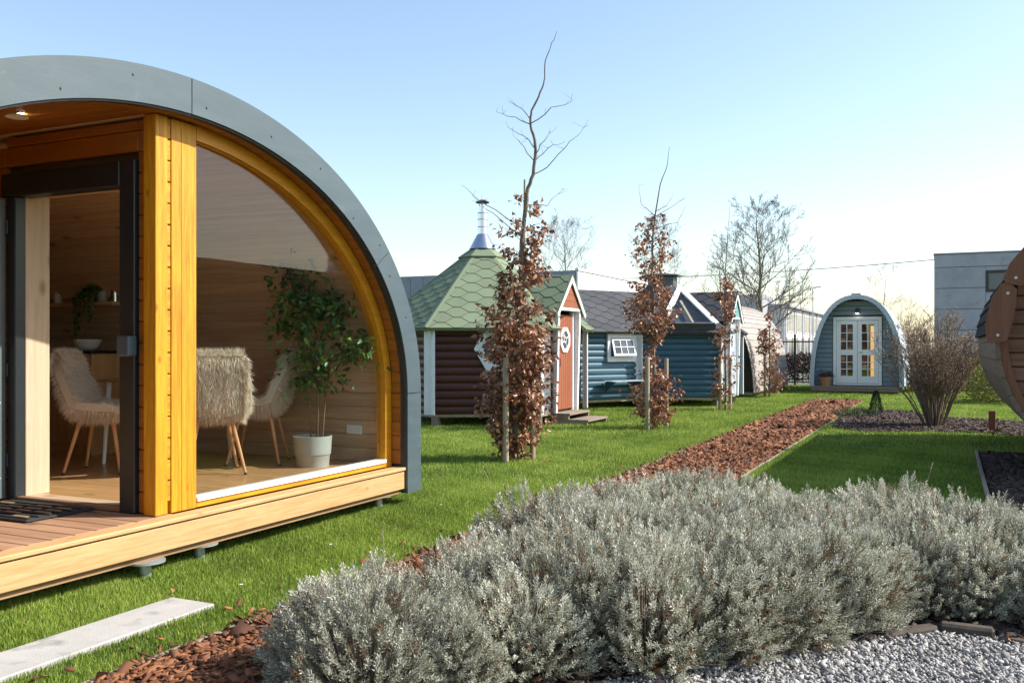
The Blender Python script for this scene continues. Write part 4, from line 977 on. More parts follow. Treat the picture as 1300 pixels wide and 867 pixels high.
# paned window in the extension wall
def EW(a, z, d=0): return axis0+wn*(hwx+.012+d)+ed*a+Vector((0, 0, z))     # a: distance from the hexagon corner
def ebox(a0, a1, z0, z1, d0, d1):
    return G().prism([EW(a0, z0, d0), EW(a1, z0, d0), EW(a1, z1, d0), EW(a0, z1, d0)], wn*(d1-d0))
wa, wb = .12, .96
wf = ebox(wa, wb, 1.02, 1.14, -.01, .035).obj('window', 'white', g2)
ebox(wa, wb, 1.54, 1.64, -.01, .036).obj('window_frame', 'white', wf); ebox(wa, wa+.09, 1.14, 1.54, -.01, .034).obj('window_frame', 'white', wf); ebox(wb-.09, wb, 1.14, 1.54, -.01, .034).obj('window_frame', 'white', wf)
ebox(wa+.09, wb-.09, 1.14, 1.54, -.012, -.008).obj('reveal', 'darkroom', wf)
# sash tilted outwards at its foot
sa, sb, sz0, sz1 = wa+.10, wb-.10, 1.15, 1.53
def SW(a, z, d=0): f = 1-(z-sz0)/(sz1-sz0); return EW(a, z, .02+.10*f+d)
def sbox(a0, a1, z0, z1, d0=0, d1=.025): return G().prism([SW(a0, z0, d0), SW(a1, z0, d0), SW(a1, z1, d0), SW(a0, z1, d0)], wn*(d1-d0))
sh_ = sbox(sa, sb, sz0, sz0+.05).obj('sash', 'white', g2)
sbox(sa, sb, sz1-.045, sz1).obj('sash_rail', 'white', sh_); sbox(sa, sa+.045, sz0+.05, sz1-.045).obj('sash_rail', 'white', sh_); sbox(sb-.045, sb, sz0+.05, sz1-.045).obj('sash_rail', 'white', sh_)
for i in range(3):
    for j in range(2):
        a0 = sa+.045+(sb-sa-.09)*i/3; a1 = sa+.045+(sb-sa-.09)*(i+1)/3; y0 = sz0+.05+(sz1-sz0-.095)*j/2; y1 = sz0+.05+(sz1-sz0-.095)*(j+1)/2
        sbox(a0+.007, a1-.007, y0+.007, y1-.007, .006, .010).obj('pane', 'pane_dark', sh_)
for i in (1, 2): a0 = sa+.045+(sb-sa-.09)*i/3; sbox(a0-.009, a0+.009, sz0+.05, sz1-.045, .003, .022).obj('glazing_bar', 'white', sh_)
y0 = sz0+.05+(sz1-sz0-.095)/2; sbox(sa+.045, sb-.045, y0-.009, y0+.009, .0035, .0225).obj('glazing_bar', 'white', sh_)
# fold-down shelf under the window
g = G(); 
for k in range(2): ebox(.2, 1.17, .60, .62, .06+k*.17, .06+k*.17+.13).obj('shelf_slat', 'palegrey', g2)
for a in (.2, 1.0): G().prism([EW(a, .598, .02), EW(a, .598, .36), EW(a, .36, .02)], ed*.03).obj('shelf_bracket', 'logblue', g2)

# vent hood on the roof
G().prism([(math.cos(R(30+60*i))*.36, math.sin(R(30+60*i))*.36, 2.74) for i in range(6)], (0, 0, .27)).obj('vent_hood', 'metal_d', g2)
G().prism([(math.cos(R(30+60*i))*.50, math.sin(R(30+60*i))*.50, 3.03) for i in range(6)], (0, 0, .03)).obj('vent_lid', 'metal_d', g2)
g = G(); 
for i in range(6):
    a0, a1 = R(30+60*i), R(90+60*i); g.add([(math.cos(a0)*.48, math.sin(a0)*.48, 3.061), (math.cos(a1)*.48, math.sin(a1)*.48, 3.061), (0, 0, 3.12)], [(0, 1, 2)])
g.obj('vent_cap', 'metal_d', g2)
for i in range(6): a = R(30+60*i); G().tube([(math.cos(a)*.33, math.sin(a)*.33, 3.0), (math.cos(a)*.33, math.sin(a)*.33, 3.035)], .012, 6).obj('lid_strut', 'steel_d', g2)
# triangular roof window on the face towards the camera
th_ = R(-60); n_ = Vector((math.cos(th_), math.sin(th_), 0)); t_ = Vector((-n_.y, n_.x, 0)); O = n_*ae+Vector((0, 0, 1.66)); up = (n_*at_+Vector((0, 0, 2.80))-O).normalized(); nr = t_.cross(up).normalized()
if nr.z < 0: nr = -nr
def RW(a, b, h): return O+t_*a+up*b+nr*h
bl, br, tp_ = RW(-.46, .11, .14), RW(.76, .11, .14), RW(.26, 1.62, .10)
apex_base = RW(.26, 1.66, .0); bl0, br0 = RW(-.46, .09, .0), RW(.76, .09, .0)
bk = G().prism([bl0, bl, tp_, apex_base], t_*.02); rwn = bk.obj('roof_window', 'metal_d', g2)
G().prism([br0, br, tp_, apex_base], -t_*.02).obj('window_cheek', 'metal_d', rwn)
G().prism([bl0+nr*.02, br0+nr*.02, br, bl], up*.02).obj('window_apron', 'metal_d', rwn)
nw = (br-bl).cross(tp_-bl).normalized(); nw = nw if nw.z > 0 else -nw
def bar(a, b, w, m='white'):
    d = (b-a).normalized(); s = d.cross(nw)*w/2
    G().prism([a-s, b-s, b+s, a+s], nw*.045).obj('window_bar', m, rwn)
ctr_ = (bl+br+tp_)/3
bar(bl, tp_+nw*.001, .12); bar(br, tp_+nw*.003, .13); bar(bl+(br-bl)*.03+nw*.002, br-(br-bl)*.03+nw*.002, .05, 'metal_d')
sh3 = lambda p, k: ctr_+(p-ctr_)*k
G().prism([sh3(bl, .96), sh3(br, .96), sh3(tp_, .96)], nw*.008).obj('pane', 'glass', rwn)
bar(sh3(tp_, .5)-t_*.05+nw*-.05, (bl+br)/2+t_*.12+nw*-.05, .05, 'inner_z')

# ------------------------------------------------------------------ weathered grey pod (axis along y)
def pod_prof(hw, h, n=22, p=2.2):
    """pointed-arch outline from the right foot over the crown to the left foot"""
    return [(hw*math.copysign(abs(math.cos(t))**(2/2.3), math.cos(t)), h*math.sin(t)**(.86)) for t in np.linspace(0, math.pi, n)]
gp = thing('weathered_pod', 'silver grey weathered wooden pod with curved plank sides beyond the blue hut', 'pod', (-6.05, 24.4, 0))
pr0 = pod_prof(1.40, 2.45, 36); L_ = 6.0
for i in range(len(pr0)-1):
    (xa, za), (xb, zb) = pr0[i], pr0[i+1]; a, b = Vector((xa, 0, za+.14)), Vector((xb, 0, zb+.14)); d = (b-a).normalized(); n_ = Vector((d.z, 0, -d.x)); n_ = n_ if n_.dot(a+b-Vector((0, 0, 2))) > 0 else -n_
    lean = lambda p: .42*max(0, (p.z/2.5))
    a2, b2 = a+n_*.012, b+n_*.012
    g = G().add([a+Vector((0, .38-lean(a), 0)), b+Vector((0, .38-lean(b), 0)), b+Vector((0, L_, 0)), a+Vector((0, L_, 0)),
                 a2+n_*.014+Vector((0, .38-lean(a), 0)), b2+Vector((0, .38-lean(b), 0)), b2+Vector((0, L_, 0)), a2+n_*.014+Vector((0, L_, 0))],
                [(3, 2, 1, 0), (4, 5, 6, 7), (0, 1, 5, 4), (1, 2, 6, 5), (2, 3, 7, 6), (3, 0, 4, 7)]); g.obj('side_plank', 'greyplank', gp)
G().prism([(x*.985, .95, z*.985+.14) for x, z in pr0], (0, .05, 0)).obj('front_wall', 'darkroom', gp)
G().prism([(x*.985, L_-.06, z*.985+.14) for x, z in pr0], (0, .05, 0)).obj('rear_wall', 'greyplank', gp)
G().box(-1.35, 1.35, .4, L_, .07, .14, .005).obj('floor_base', 'steptimber', gp)
for y in (.6, 3, 5.7):
    for x in (-1.1, 1.1): G().box(x-.07, x+.07, y-.07, y+.07, -.02, .069).obj('support_block', 'steptimber', gp)

# ------------------------------------------------------------------ blue-grey camping pod at the end of the path
PY = 28.5; PXC = -2.43
bp = thing('camping_pod', 'blue grey camping pod with white glazed double doors at the end of the bark path', 'pod', (PXC, PY, 0))
pr1 = pod_prof(1.22, 2.58, 34); zb0 = .20
for i in range(len(pr1)-1):
    (xa, za), (xb, zb) = pr1[i], pr1[i+1]; a, b = Vector((xa, 0, za+zb0)), Vector((xb, 0, zb+zb0)); c = (a+b)/2; n_ = Vector(((b-a).z, 0, -(b-a).x)).normalized(); n_ = n_ if n_.dot(c-Vector((0, 0, 1))) > 0 else -n_
    d = (b-a)*.015
    G().prism([a+d, b-d, b-d+n_*.05, a+d+n_*.05], (0, 4.4, 0)).obj('roof_board', 'palegrey', bp)
    G().prism([a+d*.3-n_*.06, b-d*.3-n_*.06, b-d*.3+n_*.065, a+d*.3+n_*.065], (0, -.045, 0)).obj('edge_board', 'palegrey', bp)
G().prism([(-.16, -.05, zb0+2.57), (.16, -.05, zb0+2.57), (.12, -.05, zb0+2.69), (-.12, -.05, zb0+2.69)], (0, 4.5, 0)).obj('ridge_cap', 'palegrey', bp)
z = zb0
while z < 2.72:
    zm = min(z+.05, 2.7); 
    xs = [abs(x) for x, q in pr1]; qs = [q+zb0 for x, q in pr1][:len(pr1)//2]; hw = np.interp(z+.06, qs, xs[:len(pr1)//2])*.985
    if hw > .08:
        z1 = min(z+.135, zb0+2.5)
        if z < 2.2:
            for s in (-1, 1):
                if hw > .70: G().box(min(s*.68, s*hw), max(s*.68, s*hw), .40, .44, z, z1-.003, .012).obj('wall_board', 'bluegrey', bp)
        else: G().box(-hw, hw, .40, .44, z, z1-.003, .012).obj('wall_board', 'bluegrey', bp)
    z += .138
G().prism([(x*.98, .445, z*.98+zb0) for x, z in pr1], (0, .03, 0)).obj('wall_backing', 'darkroom', bp)
G().prism([(x*.98, 4.34, z*.98+zb0) for x, z in pr1], (0, .04, 0)).obj('rear_wall', 'bluegrey', bp)
# deck edge
G().box(-1.26, 1.26, -.06, .40, .14, .2, .008).obj('porch_deck', 'steptimber', bp); G().box(-1.25, 1.25, -.055, -.02, .05, .139, .006).obj('deck_fascia', 'steptimber', bp)
G().box(-1.2, 1.2, .40, 4.3, .12, .199).obj('floor_base', 'steptimber', bp)
for y in (.2, 2.2, 4.1):
    for x in (-1, 0, 1): G().box(x-.07, x+.07, y-.07, y+.07, -.02, .119).obj('support_block', 'steptimber', bp)
# double doors
fw = .67; dz0, dz1 = .22, 2.22
fm = G().box(-fw, -fw+.09, .36, .45, dz0, dz1, .006).obj('door_frame', 'white', bp)
G().box(fw-.09, fw, .36, .45, dz0, dz1, .006).obj('frame_side', 'white', fm); G().box(-fw+.09, fw-.09, .36, .45, dz1-.10, dz1, .006).obj('frame_top', 'white', fm); G().box(-fw+.09, fw-.09, .36, .45, dz0, dz0+.05, .006).obj('frame_foot', 'white', fm)
for s in (-1, 1):
    x0, x1 = (-.575, -.004) if s < 0 else (.004, .575)
    lf = G().box(x0, x0+.12, .375, .42, dz0+.06, dz1-.11, .005).obj('door_leaf', 'white', bp)
    G().box(x1-.12, x1, .375, .42, dz0+.06, dz1-.11, .005).obj('stile', 'white', lf)
    for za, zb in ((dz0+.06, dz0+.27), (1.10, 1.26), (dz1-.22, dz1-.11)): G().box(x0+.12, x1-.12, .376, .419, za, zb, .005).obj('rail', 'white', lf)
    for (za, zb) in ((dz0+.27, 1.10), (1.26, dz1-.22)):
        G().box(x0+.1195+(x1-x0-.24)/2-.012, x0+.12+(x1-x0-.24)/2+.012, .380, .412, za, zb).obj('glazing_bar', 'white', lf)
        for k in range(3):
            for j in range(2):
                xa = x0+.12+(x1-x0-.24)*j/2+.003; xb = xa+(x1-x0-.24)/2-.006; ya = za+(zb-za)*k/3+.004; yb = za+(zb-za)*(k+1)/3-.004
                G().box(xa, xb, .395, .399, ya, yb).obj('pane', 'glass_s', lf)
            if k: G().box(x0+.12, x1-.12, .379, .413, za+(zb-za)*k/3-.010, za+(zb-za)*k/3+.010).obj('glazing_bar', 'white', lf)
    if s > 0: G().tube([(.06, .35, 1.18), (.14, .35, 1.18)], .011, 8).obj('door_handle', 'steel', lf)
G().box(.02, .56, .43, .444, dz0+.1, dz1-.15).obj('door_lining', 'darkroom', bp); G().box(-.56, -.02, .43, .444, dz0+.1, dz1-.15).obj('door_lining', 'darkroom', bp)
G().box(.36, .50, .420, .426, .3, 1.95, .002).obj('curtain', 'warm', bp);  # strip glows by its own colour for the orange glimmers in this leaf
for j in range(6): G().box(-.45+(j % 2)*.18, -.33+(j % 2)*.18, .421, .427, .4+j*.27, .52+j*.27, .002).obj('interior_board', 'cabinet', bp)
lp = G().tube([(0, .33, 2.33), (0, .33, 2.47)], .05, 14).obj('porch_lamp', 'steel_d', bp); G().box(-.03, .03, .33, .40, 2.37, 2.43).obj('lamp_bracket', 'steel_d', lp)
G().lathe([(.04, 0), (.04, .006)], 12, (0, .33, 2.323)).obj('lamp_glow', 'bulb', lp)
G().box(.84, .92, .36, .40, 1.0, 1.12, .006).obj('socket_box', 'steel_d', bp)
# potted plant on its deck
pt = thing('terracotta_planter', 'terracotta pot with a small drooping plant on the camping pod deck', 'potted plant', (PXC-.86, PY+.14, .2))
G().lathe([(.12, 0), (.17, .2), (.185, .2), (.185, .25), (.16, .25), (.15, .2)], 24).obj('pot', 'terracotta', pt, smooth=True)
G().lathe([(.0, .2), (.158, .2), (.158, .22), (.01, .225)], 16).obj('soil', 'soil', pt)
g = G(); cs, ds = [], []
for i in range(22):
    a = rng.uniform(0, 6.28); l = rng.uniform(.08, .28); p = [(0, 0, .22), (math.cos(a)*l*.5, math.sin(a)*l*.5, .32+rng.uniform(0, .15)), (math.cos(a)*l, math.sin(a)*l, .28+rng.uniform(-.05, .35 if i < 3 else .08))]
    g.tube(p, [.004, .003, .002], 4, False)
    for j in range(8): q = rng.uniform(.4, 1); cs.append(np.array(p[1])*(1-q)+np.array(p[2])*q); ds.append(rng.normal(size=3))
g.obj('stems', 'stem', pt); put('leaves', leaf_mesh('leaves', np.array(cs), np.array(ds), .06, .035, 'hedgebrown', rng.uniform(0, 1, len(cs))), pt)

# ------------------------------------------------------------------ barrel sauna at the right (axis along y)
BX, BY, BZ, BR, BL = 1.68, 10.2, 1.40, 1.28, 5.8
bs = thing('barrel_sauna', 'dark brown round barrel sauna with black shingle roof and scalloped trim', 'barrel sauna', (BX, BY, 0))
n = 44
def bc(a, r): return Vector((math.cos(a)*r, 0, BZ+math.sin(a)*r))
for i in range(n):
    a0, a1 = 2*math.pi*i/n+.002, 2*math.pi*(i+1)/n-.002
    G().prism([bc(a0, BR-.045), bc(a1, BR-.045), bc(a1, BR), bc(a0, BR)], (0, BL, 0)).obj('stave', 'barrelstave', bs)
z = BZ-BR+.06
while z < BZ+BR-.08:
    z1 = min(z+.135, BZ+BR-.05); hw = math.sqrt(max(0, (BR-.047)**2-max(abs(z-BZ), abs(z1-BZ))**2))
    if hw > .42 and z1 < BZ+.75 and z > BZ-.85:
        for s in (-1, 1): G().box(min(s*.40, s*hw), max(s*.40, s*hw), .10, .145, z, z1-.004, .012).obj('end_plank', 'barrelplank', bs)
    elif hw > .05: G().box(-hw, hw, .10, .145, z, z1-.004, .012).obj('end_plank', 'barrelplank', bs)
    z += .139
G().prism([bc(t, BR-.05)+Vector((0, .146, 0)) for t in np.linspace(0, 2*math.pi, 48)[:-1]], (0, .03, 0)).obj('end_backing', 'darkroom', bs)
G().prism([bc(t, BR-.05)+Vector((0, BL-.14, 0)) for t in np.linspace(0, 2*math.pi, 48)[:-1]], (0, .04, 0)).obj('rear_wall', 'barrelplank', bs)
# door
dr = G().box(-.37, .37, .09, .13, .62, 2.12, .006).obj('door', 'barreltrim', bs)
for k in range(5): G().box(-.36+k*.145, -.36+k*.145+.138, .072, .09, .63, 2.11, .006).obj('door_board', 'barreltrim', dr)
G().box(-.12, .12, .055, .071, 1.42, 1.80, .004).obj('door_pane', 'ceramic', dr)
for s in (-1, 1): G().box(s*.37, s*.45, .06, .14, .58, 2.18, .006).obj('door_jamb', 'barreltrim', bs)
# rim inside the stave ends
oc = [bc(t, BR-.047) for t in np.linspace(math.pi*.9, math.pi*2.1, 40)]; ic = [bc(t, BR-.12) for t in np.linspace(math.pi*.9, math.pi*2.1, 40)]
G().strip([p+Vector((0, .03, 0)) for p in oc], [p+Vector((0, .03, 0)) for p in ic], (0, .05, 0)).obj('end_rim', 'barreltrim', bs)
# shingle roof over the upper half
for i in range(24):
    a0, a1 = math.pi*.02+math.pi*.96*i/24, math.pi*.02+math.pi*.96*(i+1)/24
    lo, hi = (a0, a1) if a0 < math.pi/2 else (a1, a0)
    for k in range(12):
        y0 = -.10+k*(BL+.2)/12; y1 = y0+(BL+.2)/12-.006
        G().prism([bc(lo, BR+.045), bc(hi, BR+.028), bc(hi, BR+.012), bc(lo, BR+.028)], (0, y1-y0, 0)).obj('shingle', 'shblack', bs, (0, y0, 0))
G().strip([bc(t, BR+.010) for t in np.linspace(math.pi*.02, math.pi*.98, 30)], [bc(t, BR+.001) for t in np.linspace(math.pi*.02, math.pi*.98, 30)], (0, BL+.08, 0)).obj('roof_underlay', 'shblack', bs, (0, -.09, 0))
# overlapping scalloped trim boards round the end of the roof
for i in range(7):
    a0, a1 = math.pi*(1.005-.144*i), math.pi*(1.005-.144*(i+1)); pts = []
    for t, r_ in ((0, BR+.03), (.06, BR+.075), (.3, BR+.095), (.7, BR+.095), (.97, BR+.07), (1.03, BR-.0), (.97, BR-.08), (.6, BR-.13), (.3, BR-.13), (.05, BR-.10)):
        pts.append(bc(a0+(a1-a0)*t, r_))
    o = G().prism(pts, (0, .045, 0)).obj('trim_board', 'barreltrim', bs, (0, -.16-(i % 2)*.012, 0))
    for t in (.14, .86):
        p = bc(a0+(a1-a0)*t, BR-.02); G().tube([p+Vector((0, -.004, 0)), p+Vector((0, .004, 0))], .014, 10).obj('screw', 'zinc', o)
# steel bands, cradle, legs
for y in (.7, BL-.7):
    G().prism([(-.6, y-.06, 0), (.6, y-.06, 0), (.6, y-.06, .30), (.3, y-.06, .195), (0, y-.06, BZ-BR-.005), (-.3, y-.06, .195), (-.6, y-.06, .30)], (0, .12, 0)).obj('cradle', 'barreltrim', bs)
# chimney
G().lathe([(.16, BZ+BR-.02), (.09, BZ+BR+.16), (.08, BZ+BR+.17), (.08, BZ+BR+.58), (.05, BZ+BR+.58), (.05, BZ+BR+.66)], 24, (0, 4.1, 0)).obj('chimney_pipe', 'steel', bs, smooth=True)
G().lathe([(.11, 0), (.11, .012), (.02, .04)], 20, (0, 4.1, BZ+BR+.69)).obj('chimney_hat', 'steel', bs)
for a in (0, 2.1, 4.2): G().tube([(math.cos(a)*.045, 4.1+math.sin(a)*.045, BZ+BR+.65), (math.cos(a)*.06, 4.1+math.sin(a)*.06, BZ+BR+.70)], .005, 6).obj('hat_strut', 'steel', bs)
for z in (.25, .4, .55): G().lathe([(.083, z), (.088, z+.008), (.083, z+.016)], 20, (0, 4.1, BZ+BR)).obj('pipe_band', 'steel', bs)
# post beside the barrel
pst = tag(G().box(-.05, .05, -.05, .05, 0, .33, .006).obj('timber_post', 'barreltrim', None, (.62, 16.7, 0)), 'short timber post behind the barrel sauna', 'post')

# ------------------------------------------------------------------ young beech trees with dead leaves
def jitter_line(pts, k=3, a=.02):
    out = []
    for i in range(len(pts)-1):
        for j in range(k):
            q = j/k; out.append(np.array(pts[i])*(1-q)+np.array(pts[i+1])*q+(rng.normal(size=3)*a if (i or j) else 0))
    out.append(np.array(pts[-1])); return out
def beech(label, basept, lead_px, t, prof_px, nleaf, bare=(), r0=.028, lsize=.062, seed=1, low=.12):
    """leader follows the silhouette seen in the photo; leafy side twigs fill a width profile (pixel height, half width, density)"""
    root = thing('beech_tree', label, 'tree', basept, 0, 'young beech trees along the path'); b = np.array(basept)
    def W3(u, v, dd=0): return np.array(P(u, v, t)+dp*dd)-b
    lead = [np.zeros(3)]+[W3(u, v) for u, v in lead_px[1:]]
    line = jitter_line(lead, 3, .006); m = len(line); rad = np.linspace(r0, .0025, m)
    g = G().tube(line, rad, 8); zs = [p[2] for p in line]
    def on_lead(z): return np.array([np.interp(z, zs, [p[k] for p in line]) for k in range(3)])
    cs, ds, ls, tone = [], [], [], []
    # side branches
    vs_ = [p[0] for p in prof_px]; top = W3(650, min(vs_))[2]; bot = W3(650, max(vs_))[2]
    total = 0; bi = 0
    while len(cs) < nleaf and bi < 900:
        bi += 1; z = rng.uniform(bot, top); v = HZ-(z+b[2]-EYE)*F/t
        wd = np.interp(v, sorted(vs_), [q[1] for q in sorted(prof_px)])*t/F; dn = np.interp(v, sorted(vs_), [q[2] for q in sorted(prof_px)])
        if rng.uniform() > dn: continue
        a = rng.uniform(0, 6.283); L_ = wd*rng.uniform(.45, 1.12); p0 = on_lead(max(.02, z-L_*.45))
        end = on_lead(z)+np.array([math.cos(a)*L_, math.sin(a)*L_, rng.normal()*.05]); midp = (p0+end)/2+np.array([0, 0, .04])+rng.normal(size=3)*.02
        g.tube([p0, midp, end], [.005, .0035, .0015], 4, False)
        tw = rng.normal(0, .5)
        for j in range(rng.integers(9, 20)):
            q = rng.uniform(.25, 1.05)**.8; c = (p0*(1-q)**2+2*midp*q*(1-q)+end*q*q)+rng.normal(size=3)*.035; cs.append(c)
            ds.append(np.array([math.cos(a)*.5, math.sin(a)*.5, -.5])+rng.normal(size=3)*.55); ls.append(lsize*rng.uniform(.65, 1.2)); tone.append(.40+tw*.3+rng.normal()*.28)
    for br in bare:
        pts = [W3(u, v, rng.normal()*.10 if i else 0) for i, (u, v) in enumerate(br)]; pts[0] = on_lead(pts[0][2]); ln = jitter_line(pts, 3, .008); g.tube(ln, np.linspace(.007, .0018, len(ln)), 5, False)
        for j in range(4):
            k = rng.integers(1, len(ln)); q = ln[k]; g.tube([q, q+rng.normal(size=3)*[.07, .07, .03]+[0, 0, .06]], [.0025, .0012], 3, False)
    g.obj('trunk', 'beechbark', root, smooth=True)
    put('leaves', leaf_mesh('leaves', np.array(cs), np.array(ds), np.array(ls), np.array(ls)*.62, 'beechleaf', np.clip(tone, 0, 1), .22, seed), root)
    return root
def stake(loc, h, label, r_=.036, group='tree stakes'):
    return tag(G().tube([(0, 0, -.05), (0, 0, h-.012), (0, 0, h)], [r_, r_, r_*.85], 12).obj('tree_stake', 'stake', None, loc, smooth=True), label, 'stake', group)
t1b = ground(655, 584); T1 = F*EYE/(584-HZ)
beech('tall beech sapling with brown dead leaves and long bare leader before the red hut', t1b, [(655, 584), (657, 500), (658, 400), (662, 310), (667, 262), (670, 240), (676, 222), (680, 190), (677, 172), (673, 155), (675, 140), (684, 122), (690, 108), (693, 78), (700, 55), (707, 40)], T1,
      [(572, 30, .5), (540, 42, .9), (500, 48, .95), (470, 42, .9), (430, 54, 1), (395, 50, .9), (365, 34, .55), (345, 30, .3), (325, 30, .35), (300, 46, .22), (275, 36, .12), (255, 14, .06), (240, 9, .03)], 4600,
      bare=[((675, 222), (695, 212), (716, 190), (728, 178), (747, 160)), ((673, 157), (700, 142), (724, 132), (727, 120)), ((673, 158), (655, 147), (630, 141)), ((674, 152), (660, 136), (645, 129)), ((677, 190), (665, 172), (645, 162)), ((677, 196), (690, 180), (708, 160)), ((678, 205), (665, 190), (652, 172)), ((678, 205), (695, 188), (718, 178)), ((665, 305), (690, 290), (711, 276)), ((655, 290), (610, 255), (586, 235)), ((672, 260), (695, 262), (715, 240)), ((660, 300), (625, 272), (600, 250))], r0=.034, lsize=.078, seed=11)
t2b = ground(830, 544); T2 = F*EYE/(544-HZ)
beech('beech sapling with brown leaves in two tiers before the blue hut extension', t2b, [(830, 544), (830, 480), (829, 420), (828, 350), (829, 300), (832, 270), (838, 235), (847, 210), (850, 187)], T2,
      [(535, 22, .6), (515, 38, 1), (490, 40, 1), (476, 26, .6), (458, 10, .06), (440, 8, .04), (425, 16, .15), (408, 38, .8), (385, 42, .8), (362, 30, .5), (340, 20, .3), (318, 32, .35), (300, 28, .35), (284, 22, .25), (272, 12, .1)], 2900,
      bare=[((832, 275), (815, 260), (812, 235)), ((833, 275), (850, 265), (868, 252)), ((834, 268), (845, 262), (855, 248)), ((831, 290), (860, 282), (868, 265))], r0=.03, lsize=.075, seed=12)
t3b = ground(921, 521); T3 = F*EYE/(521-HZ)
beech('sparse slim beech sapling standing before the blue hut entrance', t3b, [(921, 521), (921, 450), (920, 390), (921, 345), (924, 300), (926, 262)], T3,
      [(510, 16, .6), (490, 22, .7), (460, 18, .6), (430, 16, .5), (405, 16, .5), (380, 14, .7), (362, 10, .6), (350, 6, .3)], 950, bare=[((921, 350), (908, 330), (902, 312)), ((922, 345), (936, 330), (944, 318)), ((921, 370), (905, 350), (896, 345))], r0=.026, lsize=.08, seed=13)
t4b = ground(977, 505); T4 = F*EYE/(505-HZ)
beech('small beech sapling with rusty leaves before the weathered pod', t4b, [(977, 505), (977, 460), (977, 420), (978, 395), (978, 372)], T4,
      [(497, 22, .9), (480, 20, .9), (465, 12, .6), (445, 15, .8), (425, 14, .8), (408, 8, .5), (392, 4, .5)], 1200, r0=.024, lsize=.08, seed=14)
stake(ground(642, 588), 1.22, 'thick round stake beside the tall beech sapling')
stake(ground(676, 584), 1.10, 'round stake half hidden behind the tall beech sapling leaves')
tag(G().tube([(0, 0, 0), (.03, .02, 3.35)], [.018, .013], 8).obj('support_cane', 'stake', None, t1b+Vector((.03, .10, 0))), 'long thin cane tied along the tall beech sapling stem', 'cane')
stake(ground(822, 546), 1.18, 'round stake beside the two-tier beech sapling')
stake(ground(846, 541), 1.15, 'round stake behind the two-tier beech sapling')
stake(ground(914, 521), 1.18, 'stake on the red hut side of the sparse slim beech sapling')
stake(ground(927, 520), 1.12, 'stake on the weathered pod side of the sparse slim beech sapling')
stake(ground(971, 505), 1.15, 'stake beside the small rusty beech sapling')

# ------------------------------------------------------------------ bare trees behind
def bare_tree(name, label, basept, h, spread, seed, mat_='barebark', trunk_r=.16, levels=4, nb=26, crown0=.18, cone=True, group=None):
    rg = random.Random(seed); root = thing(name, label, 'tree', basept, 0, group); gt, gb = G(), G()
    lead = [Vector((0, 0, 0))]; 
    for i in range(1, 11): lead.append(Vector((rg.gauss(0, .012)*h*i/10, rg.gauss(0, .012)*h*i/10, h*i/10)))
    gt.tube(lead, [trunk_r*(1-.93*(i/10)**.8) for i in range(11)], 8); cnt = [0]
    def grow(p, d, L_, r_, lv):
        k = 5 if lv > 1 else 4; pts = [p]; q = p
        for i in range(k):
            d = (d+Vector((rg.gauss(0, .10), rg.gauss(0, .10), rg.gauss(.06, .07)))).normalized(); q = q+d*L_/k; pts.append(q)
        gb.tube(pts, [max(.0042, r_*(1-.75*i/k)) for i in range(k+1)], 5 if lv > 2 else 3, False); cnt[0] += 1
        if lv <= 0: return
        for j in range({3: 7, 2: 6, 1: 4}.get(lv, 6)):
            f = rg.uniform(.2, 1.0); i = min(k-1, int(f*k)); b = pts[i].lerp(pts[i+1], f*k-i); dd = (pts[i+1]-pts[i]).normalized()
            s = dd.cross(Vector((rg.gauss(0, 1), rg.gauss(0, 1), rg.gauss(0, 1)))).normalized()
            nd = (dd*.75+s*rg.uniform(.45, .8)+Vector((0, 0, .12))).normalized()
            grow(b, nd, L_*rg.uniform(.32, .55)*(1.15-.4*f), r_*.5, lv-1)
    for i in range(nb):
        f = crown0+(1-crown0)*(i+rg.uniform(0, .9))/nb; z = f*h; k = min(9, int(f*10)); b = lead[k].lerp(lead[k+1], f*10-k); a = i*2.4+rg.uniform(-.4, .4)
        wide = spread*((1-f)**.75*1.05+.10 if cone else math.sin(min(1, (1-f)*1.5+.12)*math.pi*.55))
        el = .18+.75*f; d = Vector((math.cos(a)*math.cos(el), math.sin(a)*math.cos(el), math.sin(el)))
        grow(b, d, wide*rg.uniform(.75, 1.1)/math.cos(min(el, .9))*.9, trunk_r*.32*(1.1-f), levels-1)
    gt.obj('trunk', mat_, root, smooth=True); gb.obj('branches', 'barebark', root)
    return root
def gat(u, t): p = P(u, HZ, t); return (p.x, p.y, 0)
bare_tree('bare_tree', 'large cone shaped bare tree rising behind the weathered pod', gat(964, 43), 7.5, 3.7, 3, 'greenbark', .17, 4, 34, .22)
bare_tree('bare_tree', 'slender bare tree between the blue hut entrance and the large bare tree', gat(915, 40), 5.9, 1.9, 5, 'barebark', .07, 3, 20, .35)
bare_tree('bare_tree', 'bare tree behind the white warehouse wall, near the green roof', gat(716, 80), 11.4, 4.0, 8, 'barebark', .2, 4, 18, .45, False)
bare_tree('bare_tree', 'bare tree crown showing behind the vent hood of the blue hut', gat(838, 75), 11.0, 3.2, 9, 'barebark', .18, 4, 18, .45, False)
bare_tree('bare_tree', 'small bare tree peeking over the camping pod roof', gat(1122, 62), 6.4, 2.0, 12, 'barebark', .08, 3, 16, .4, False)

